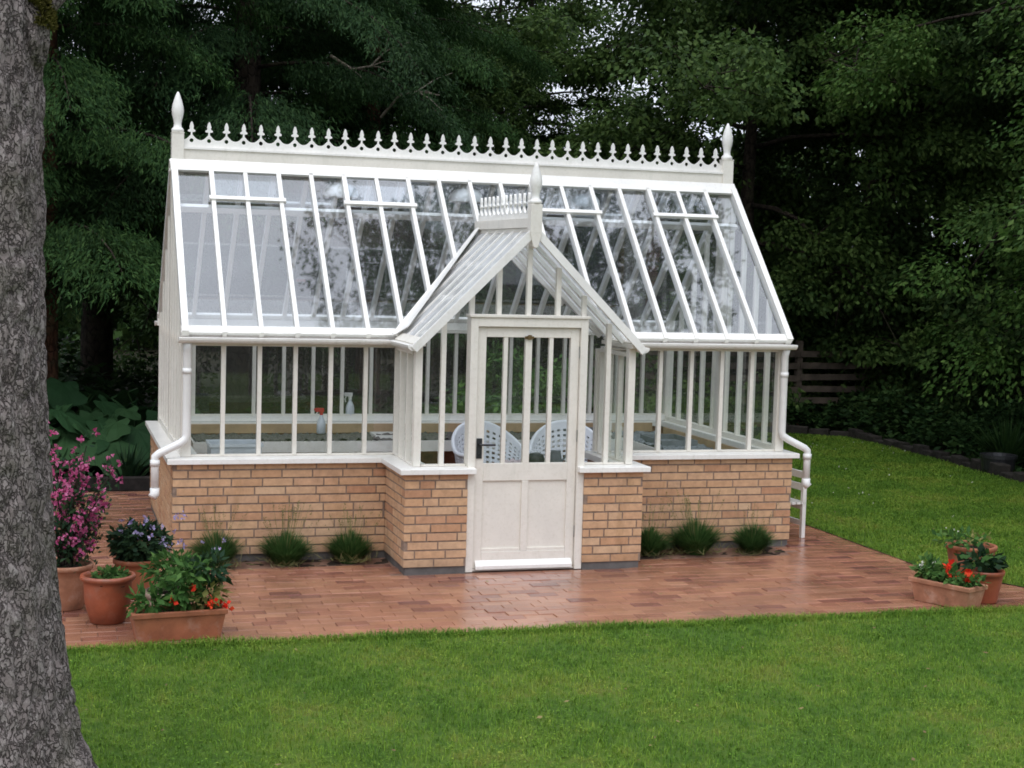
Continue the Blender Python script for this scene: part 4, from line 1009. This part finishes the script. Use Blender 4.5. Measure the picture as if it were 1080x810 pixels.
def leafy_bush(name, label, x, y, rad, h, n, ll, m_, seed):
    t = thing(name, label, 'bush', (x,y,-.05)); r = random.Random(seed); st = MB(); g = np.random.default_rng(seed); cs = []
    for i in range(26):
        a = i*2.4; q = r.uniform(.25,1); e_ = Vector((math.cos(a)*rad*q,math.sin(a)*rad*q,h*r.uniform(.25,1)*(1.05-.35*q*q))); st.tube([(0,0,0),(e_.x*.5,e_.y*.5,e_.z*.65),e_],[.018,.012,.004],5); cs.append(e_)
    st.build('stems', M['darkbark'], t)
    c = np.array(cs)[g.integers(0,len(cs),n)]; o = rdir(n)*g.uniform(0,1,(n,1))**.5*np.array([.30,.30,.20]); P = c+o; P[:,2] = np.maximum(P[:,2],.03)
    link('foliage', quads_mesh('foliage', leaf_quads(P, o*2+g.normal(size=(n,3))*.4+[0,0,-.3], g.normal(size=(n,3))*.5+[0,0,1], g.uniform(*ll,n), g.uniform(ll[0]*.5,ll[1]*.55,n))), M[m_], t)
leafy_bush('leafy_bush', 'dark leafy bush standing between the two runs of board fence', 12.0, 8.0, .9, 1.7, 7000, (.06,.11), 'decid2', 31)
leafy_bush('leafy_bush', 'low dark bush in the bed in front of the right hand fence', 11.6, 5.6, .7, .7, 4000, (.06,.11), 'under', 32)
leafy_bush('leafy_bush', 'fresh green bush seen through the glazed door beyond the rear windows', 4.6, 6.0, 1.0, 1.25, 6000, (.07,.12), 'potleaf', 33)
# ------------------------------------------------------------------ large leaved plants on the left
def bigplant(x, y, h, n, ls, label, seed, m_='bigleaf'):
    r = random.Random(seed); t = thing('large_leaved_plant', label, 'plant', (x,y,-.05), 0, 'large leaved plants in the shaded bed'); st = MB(); lf = MB()
    for i in range(n):
        a = i*2.4+r.uniform(-.3,.3); tl = r.uniform(.15,.9); hh = h*r.uniform(.6,1.05); L_ = ls*r.uniform(.75,1.2)
        e_ = Vector((math.cos(a)*tl*h*.75, math.sin(a)*tl*h*.75, hh*(1-.25*tl))); st.tube([(0,0,0), Vector((e_.x*.35,e_.y*.35,e_.z*.65)), e_], [.014,.011,.007], 6)
        d = Vector((math.cos(a),math.sin(a),-.35-r.random()*.4)).normalized(); sd = Vector((-math.sin(a),math.cos(a),r.uniform(-.2,.2))); nn = sd.cross(d)*-1
        if nn.z < 0: nn = -nn
        # lobed leaf, three rings of a fan with folds
        K = 22; ring = []
        b = len(lf.v); lf.v.append(tuple(e_))
        for f_ in (.5,1):
            for k in range(K):
                ph = 2*PI*k/K; rr = L_*.5*(1+.17*math.cos(5*ph)+.05*math.cos(11*ph+i))*f_*(1.1-.22*math.cos(ph+PI))
                if k == K//2: rr *= .35
                u = math.cos(ph)*rr+L_*.28*f_; v = math.sin(ph)*rr; p = e_+d*u+sd*v+nn*(-.25*(u*u+v*v)/L_+.02*math.cos(5*ph)*f_+r.uniform(-.006,.006)); lf.v.append(tuple(p))
        for k in range(K):
            k2 = (k+1)%K; lf.f.append((b,b+1+k,b+1+k2)); lf.f.append((b+1+k,b+1+K+k,b+1+K+k2,b+1+k2))
    st.build('stalks', M['under'], t); lf.build('leaves', M[m_], t)
bigplant(-1.15, 5.0, .85, 13, .46, 'large leaved plant nearest the foreground trunk', 1)
bigplant(-.55, 5.15, .80, 14, .50, 'large leaved plant at the front middle of the shaded bed', 2)
bigplant(-.05, 5.3, .72, 12, .44, 'large leaved plant close to the back left corner of the glasshouse', 3)
bigplant(-.75, 6.2, .95, 13, .48, 'taller large leaved plant in the back row behind the front clumps', 4)
bigplant(.15, 6.4, .9, 12, .42, 'large leaved plant at the back seen through the glasshouse corner', 5)
tuft('fern_clump', 'pale green arching fern at the path end beside the glasshouse corner', -.12, 4.45, 60, .45, 1.1, 'potleaf2', None, (.02,.035), 9)
# low dark edging at the end of the path
m = MB(); m.box(-2.6,.35,4.02,4.14,-.05,.09); m.box(-2.6,.35,4.14,4.26,-.05,.055); o = m.build('path_edging', plain('dark_kerb',(.022,.018,.016),.85,.5,12,bmp=.5,spec=.2), bevel=.01); tag(o, 'low dark edging board at the end of the left path', 'edging')
# ------------------------------------------------------------------ shrubs along the wall
def shrub(x, y, sc, seed, label):
    q = random.Random(seed*7)
    g = np.random.default_rng(seed); t = tuft('lavender_bush', label, x, y, 2600, .262*sc, .95, 'lavender', 'lavender bushes along the brick wall', (.004,.009), seed, 'bush', .55)
    t.scale = (q.uniform(.85,1.25),q.uniform(.8,1.1),q.uniform(.85,1.2)); t.rotation_euler = (q.uniform(-.12,.06),q.uniform(-.15,.15),q.uniform(0,6)); t.location.x += q.uniform(-.03,.03)
    k = 260; P2 = np.stack([g.normal(0,.11,k),g.normal(0,.08,k),np.full(k,.03)],1); bz = g.uniform(0,2*PI,k)
    link('dead_stems', quads_mesh('dead_stems', leaf_quads(P2, np.stack([np.cos(bz),np.sin(bz),g.uniform(0,1.2,k)],1), rdir(k), g.uniform(.04,.14,k), .005)), M['stalk'], t)
    n = 26+q.randrange(-8,14); st = []; a = g.uniform(0,2*PI,n); tl = g.uniform(0,.75,n); ln = sc*g.uniform(.28,.46,n); w_ = .0028
    base = np.stack([np.cos(a)*.04,np.sin(a)*.04,np.full(n,.05)],1); tip = base+unit(np.stack([np.cos(a)*tl,np.sin(a)*tl,np.ones(n)],1))*ln[:,None]
    s = np.stack([-np.sin(a),np.cos(a),np.zeros(n)],1)*w_/2; q1 = np.stack([base-s,base+s,tip+s,tip-s],1)
    k = 8; Pf = np.repeat(tip,k,0); dn = unit(base-tip); Pf = Pf+np.repeat(dn,k,0)*g.uniform(0,.06,len(Pf))[:,None]
    q2 = leaf_quads(Pf, g.normal(size=(len(Pf),3))+[0,0,.6], g.normal(size=(len(Pf),3)), .014, .006)
    link('flower_stalks', quads_mesh('flower_stalks', np.concatenate([q1,q2],0)), M['stalk'], t)
for x, y, s_, sd_, lb in ((.36,-.15,1.0,1,'lavender bush nearest the left corner of the brick wall'),(.83,-.15,.95,2,'middle lavender bush of the three left of the porch'),(1.33,-.15,.92,3,'lavender bush closest to the porch on its left side'),
    (3.85,-.2,.88,4,'lavender bush tucked against the right side of the porch'),(4.27,-.2,1.02,5,'middle lavender bush of the three right of the porch'),(4.76,-.2,1.0,6,'lavender bush nearest the right corner of the brick wall')): shrub(x,y,s_,sd_,lb)
# ------------------------------------------------------------------ pots on the left
def potmesh(r, h, rim=.03, taper=.72, th=.018):
    return [(r*taper*.98,0),(r*taper,.008),(r*.93,h*.72),(r*.97,h-rim*1.1),(r*1.04,h-rim),(r*1.05,h-.006),(r*1.03,h),(r*.92,h),(r*.9,h-.03),(r*.9,h-.045)]
def pot(name, label, x, y, r, h, m_, prof=None, z=.002, rim=.03, taper=.72):
    t = thing(name, label, 'potted plant', (x,y,z))
    MB().lathe(prof or potmesh(r,h,rim,taper), seg=32, close=True).build('pot', M[m_], t, smooth=True)
    m = blob((0,0,h-.05), r*.88, r*.88, .03, 2, 20, 8, .2); m.build('soil', M['soil'], t); return t
def bunch(parent, name, m_, n, c, rad, ll, wd, seed, up=.5, flat=.7, shell=.5):
    g = np.random.default_rng(seed); o = rdir(n); o[:,2] *= flat; rr = g.uniform(0,1,n)**shell
    P = np.array(c)+o*rr[:,None]*np.array(rad)
    return link(name, quads_mesh(name, leaf_quads(P, o+g.normal(size=(n,3))*.5+[0,0,-.1], np.array([0,0,1.])*up+o*.7+g.normal(size=(n,3))*.4, g.uniform(*ll,n), g.uniform(*wd,n))), M[m_], parent)
def blooms(parent, name, m_, pts, r, petals, seed):
    g = np.random.default_rng(seed); pts = np.repeat(np.array(pts),petals,0); n = len(pts); d = rdir(n); d[:,1] -= .35
    return link(name, quads_mesh(name, leaf_quads(pts+g.normal(size=(n,3))*r*.25, d, rdir(n), r*g.uniform(.7,1.2,n), r*g.uniform(.6,1,n))), M[m_], parent)
g0 = np.random.default_rng(77)
t = pot('flowering_shrub', 'pink flowering shrub in a tall pale terracotta pot beside the trunk', -.80, -1.42, .17, .30, 'terrapale', taper=.66)
st = MB()
tips = []
for i in range(24):
    a = i*2.4; tl = .08+.23*((i*37)%10)/10; hh = .26+.62*((i*53)%13)/13; e_ = Vector((math.cos(a)*tl+.06,math.sin(a)*tl,.27+hh)); st.tube([(math.cos(a)*.03,math.sin(a)*.03,.26),(e_.x*.4,e_.y*.4,.27+hh*.55),e_],[.008,.006,.003],5); tips.append(e_)
st.build('stems', M['darkbark'], t)
Pl = np.array([np.array(Vector((0,0,.3)).lerp(e_,q)) for e_ in tips for q in (.4,.55,.7,.85,1.0)]); k = 10; Pl = np.concatenate([np.repeat(Pl,k,0), np.array([0,0,.42])+g0.normal(size=(500,3))*[.09,.09,.09]],0); n = len(Pl); Pl = Pl+g0.normal(size=(n,3))*.045
link('leaves', quads_mesh('leaves', leaf_quads(Pl, rdir(n)+[0,0,-.2], rdir(n)+[0,0,.9], g0.uniform(.03,.055,n), g0.uniform(.015,.028,n))), M['potleaf2'], t)
fl = [np.array(e_)*(.82+.2*q)+g0.normal(size=3)*.045 for e_ in tips for q in (0,.3,.6,.9,1.1,.5,-.5,-1.0)]
blooms(t, 'flowers', 'pink', fl, .030, 9, 5)
t = pot('potted_succulent', 'reddish round pot with low green leaves on the brick paving', -.545, -1.86, .165, .31, 'terrared', prof=[(.105,0),(.112,.008),(.145,.13),(.152,.25),(.155,.272),(.172,.278),(.176,.295),(.17,.308),(.15,.308),(.146,.285),(.146,.26)])
bunch(t, 'leaves', 'potleaf', 380, (.02,0,.30), (.115,.115,.06), (.03,.05), (.018,.03), 6)
t = pot('potted_bush', 'dark leaved bush with mauve flowers behind the round pot', -.33, -1.15, .15, .27, 'terracotta')
bunch(t, 'leaves', 'potleaf2', 1000, (.02,0,.38), (.20,.19,.19), (.04,.075), (.02,.045), 7, shell=.4)
fl = [(x, y, z) for x, y, z in zip(g0.uniform(-.12,.33,26), g0.uniform(-.25,.1,26), g0.uniform(.40,.60,26))]
blooms(t, 'flowers', 'mauve', fl, .024, 6, 8)
t = pot('potted_plant', 'weathered clay pot with feathery green plant behind the left trough', -.17, -1.98, .16, .22, 'claygrey', prof=[(.11,0),(.115,.006),(.14,.13),(.155,.135),(.155,.165),(.148,.17),(.148,.178),(.162,.183),(.162,.212),(.15,.22),(.14,.22),(.138,.19)])
bunch(t, 'leaves', 'potleaf', 650, (.03,0,.35), (.18,.15,.15), (.04,.08), (.014,.03), 9, shell=.45)
fl = [(x, y, z) for x, y, z in zip(g0.uniform(-.05,.42,20), g0.uniform(-.12,.15,20), g0.uniform(.42,.58,20))]
blooms(t, 'flowers', 'mauve', fl[:9], .02, 6, 10)
def trough(label, x, y, rz, ln, wd_, h, m_, name='flower_trough'):
    t = thing(name, label, 'planter', (x,y,.002), rz); tp, th = .035, .02
    l, w2 = ln/2, wd_/2; lb, wb = l-tp, w2-tp*.8
    def ring(a, b, z): return [(-a,-b,z),(a,-b,z),(a,b,z),(-a,b,z)]
    rings = [ring(lb,wb,0), ring(l-.008,w2-.008,h-.034), ring(l+.004,w2+.004,h-.032), ring(l+.006,w2+.006,h-.004), ring(l+.002,w2+.002,h), ring(l-th,w2-th,h), ring(l-th-.004,w2-th-.004,h-.05)]
    m = MB(); 
    for q in rings: m.v += q
    m.f.append((3,2,1,0))
    for i in range(len(rings)-1):
        for k in range(4): k2 = (k+1)%4; m.f.append((i*4+k,i*4+k2,(i+1)*4+k2,(i+1)*4+k))
    m.build('box', M[m_], t, bevel=.006)
    s_ = MB(); nx, ny = 16, 6
    for j in range(ny+1):
        for i in range(nx+1): s_.v.append((-(l-th-.005)+(ln-2*th-.01)*i/nx, -(w2-th-.005)+(wd_-2*th-.01)*j/ny, h-.035+rng.uniform(-.008,.012)))
    for j in range(ny):
        for i in range(nx): q = j*(nx+1)+i; s_.f.append((q,q+1,q+nx+2,q+nx+1))
    s_.build('soil', M['soil'], t); return t
t = trough('terracotta trough with red flowers and tall green leaves on the left edge of the paving', -.145, -2.36, .11, .575, .21, .185, 'terracotta')
st = MB(); g = np.random.default_rng(15)
for i in range(16):
    x = g.uniform(-.26,.26); st.tube([(x,g.uniform(-.05,.05),.15),(x+g.uniform(-.03,.05),0,.28),(x+g.uniform(-.06,.12),g.uniform(-.06,.06),g.uniform(.33,.5))],[.006,.005,.003],5)
st.build('stems', M['potleaf'], t)
for c, m_, n, rad, sd_ in (((-.17,0,.24),'potleaf',110,(.12,.09,.09),1),((.02,0,.30),'potleaf',170,(.13,.10,.15),2),((.17,0,.27),'yellowleaf',110,(.12,.09,.12),3),((.2,.02,.42),'potleaf2',130,(.14,.1,.11),4),((.08,0,.40),'potleaf',130,(.16,.1,.11),5)):
    bunch(t, 'leaves', m_, n, c, rad, (.045,.095), (.022,.045), sd_, shell=.4)
blooms(t, 'flowers', 'red', [(.185,-.12,.225),(.195,-.115,.24),(.30,-.08,.20),(.28,-.05,.21),(.07,-.1,.33),(-.05,-.09,.25)], .034, 8, 3)
# ------------------------------------------------------------------ pots on the right
ang_r = math.atan2(-2.54+2.25, 5.25-5.14)
a_ = Vector((5.14,-2.25,0)); b_ = Vector((5.25,-2.54,0)); c_ = Vector((5.48,-2.47,0))
t = trough('pale terracotta trough with red flowers set diagonally on the right of the paving', 5.318, -2.325, math.radians(-66), .50, .23, .17, 'terrapale')
for c, m_, n, rad, sd_ in (((-.14,0,.22),'potleaf',150,(.13,.10,.06),1),((.05,0,.21),'potleaf',240,(.16,.11,.07),2),((-.16,.02,.25),'potleaf',110,(.12,.1,.08),3),((.18,0,.2),'potleaf',80,(.1,.1,.05),4)):
    bunch(t, 'leaves', m_, n, c, rad, (.035,.07), (.02,.045), sd_, shell=.45)
blooms(t, 'flowers', 'red', [(.02,-.04,.27),(.03,-.05,.25),(.02,-.02,.30),(.15,-.02,.22),(.17,0,.24),(.19,-.04,.22),(.14,.03,.25),(.21,.03,.21)], .04, 8, 4)
blooms(t, 'small_flowers', 'whiteflower', [(-.2,-.03,.26),(-.18,-.06,.25),(-.1,-.02,.28),(-.24,0,.22)], .025, 6, 5)
t = pot('potted_plant', 'dark red round pot with broad leaves directly behind the right trough', 5.64, -2.29, .14, .235, 'terrared')
bunch(t, 'leaves', 'potleaf2', 90, (-.02,0,.29), (.17,.15,.07), (.06,.10), (.04,.065), 12); bunch(t, 'leaves', 'potleaf', 40, (-.02,0,.33), (.17,.15,.06), (.05,.08), (.03,.055), 13)
t = pot('potted_plant', 'big terracotta pot with straggly plant at the right end of the paving', 5.86, -1.78, .185, .32, 'terracotta')
bunch(t, 'leaves', 'potleaf', 130, (-.1,0,.36), (.22,.17,.07), (.04,.08), (.02,.04), 14); bunch(t, 'leaves', 'yellowleaf', 40, (.05,0,.36), (.15,.15,.06), (.03,.06), (.015,.03), 15)
# ------------------------------------------------------------------ white slatted chair by the right corner
t = thing('slatted_chair', 'low white slatted garden chair half hidden by the right corner of the wall', 'chair', (5.53,.34,.002), math.radians(95))
W_ = .40; Dp = -.22
for x, y, h in ((0,0,.60),(W_,0,.60),(0,-Dp,.30),(W_,-Dp,.30)): MB().box(x-.018,x+.018,y-.018,y+.018,0,h).build('leg', M['white'], t)
for z in (.13,): MB().box(.019,W_-.019,-.012,.012,z-.022,z+.022).build('stretcher', M['white'], t)
for z in (.45,.56): MB().box(.019,W_-.019,-.014,.010,z-.03,z+.03).build('back_slat', M['white'], t)
m = MB()
for i in range(5): m.box(-.018,W_+.018,-.012+i*.05,.028+i*.05,.302,.322)
m.build('seat', M['white'], t)
m = MB(); m.box(.019,W_-.019,-.010,.010,.25,.295); m.build('seat_rail', M['white'], t)
# dead twigs in front of the conifers
for nm, lb, pts, sd_ in (('dead_branch','bare bleached twig hanging in the conifer above the ridge',[(2.55,8.0,4.95),(2.75,7.6,4.75),(2.95,7.4,4.78),(3.1,7.3,4.95),(3.15,7.2,5.2)],1),('dead_branch','second bare bleached twig lower in the conifer above the ridge',[(3.2,7.9,4.2),(3.35,7.5,4.45),(3.55,7.4,4.5),(3.8,7.2,4.45)],2)):
    o = twig(nm, lb, pts, .022, 'palebark', 4, sd_).build(nm, M['palebark']); tag(o, lb, 'branch')
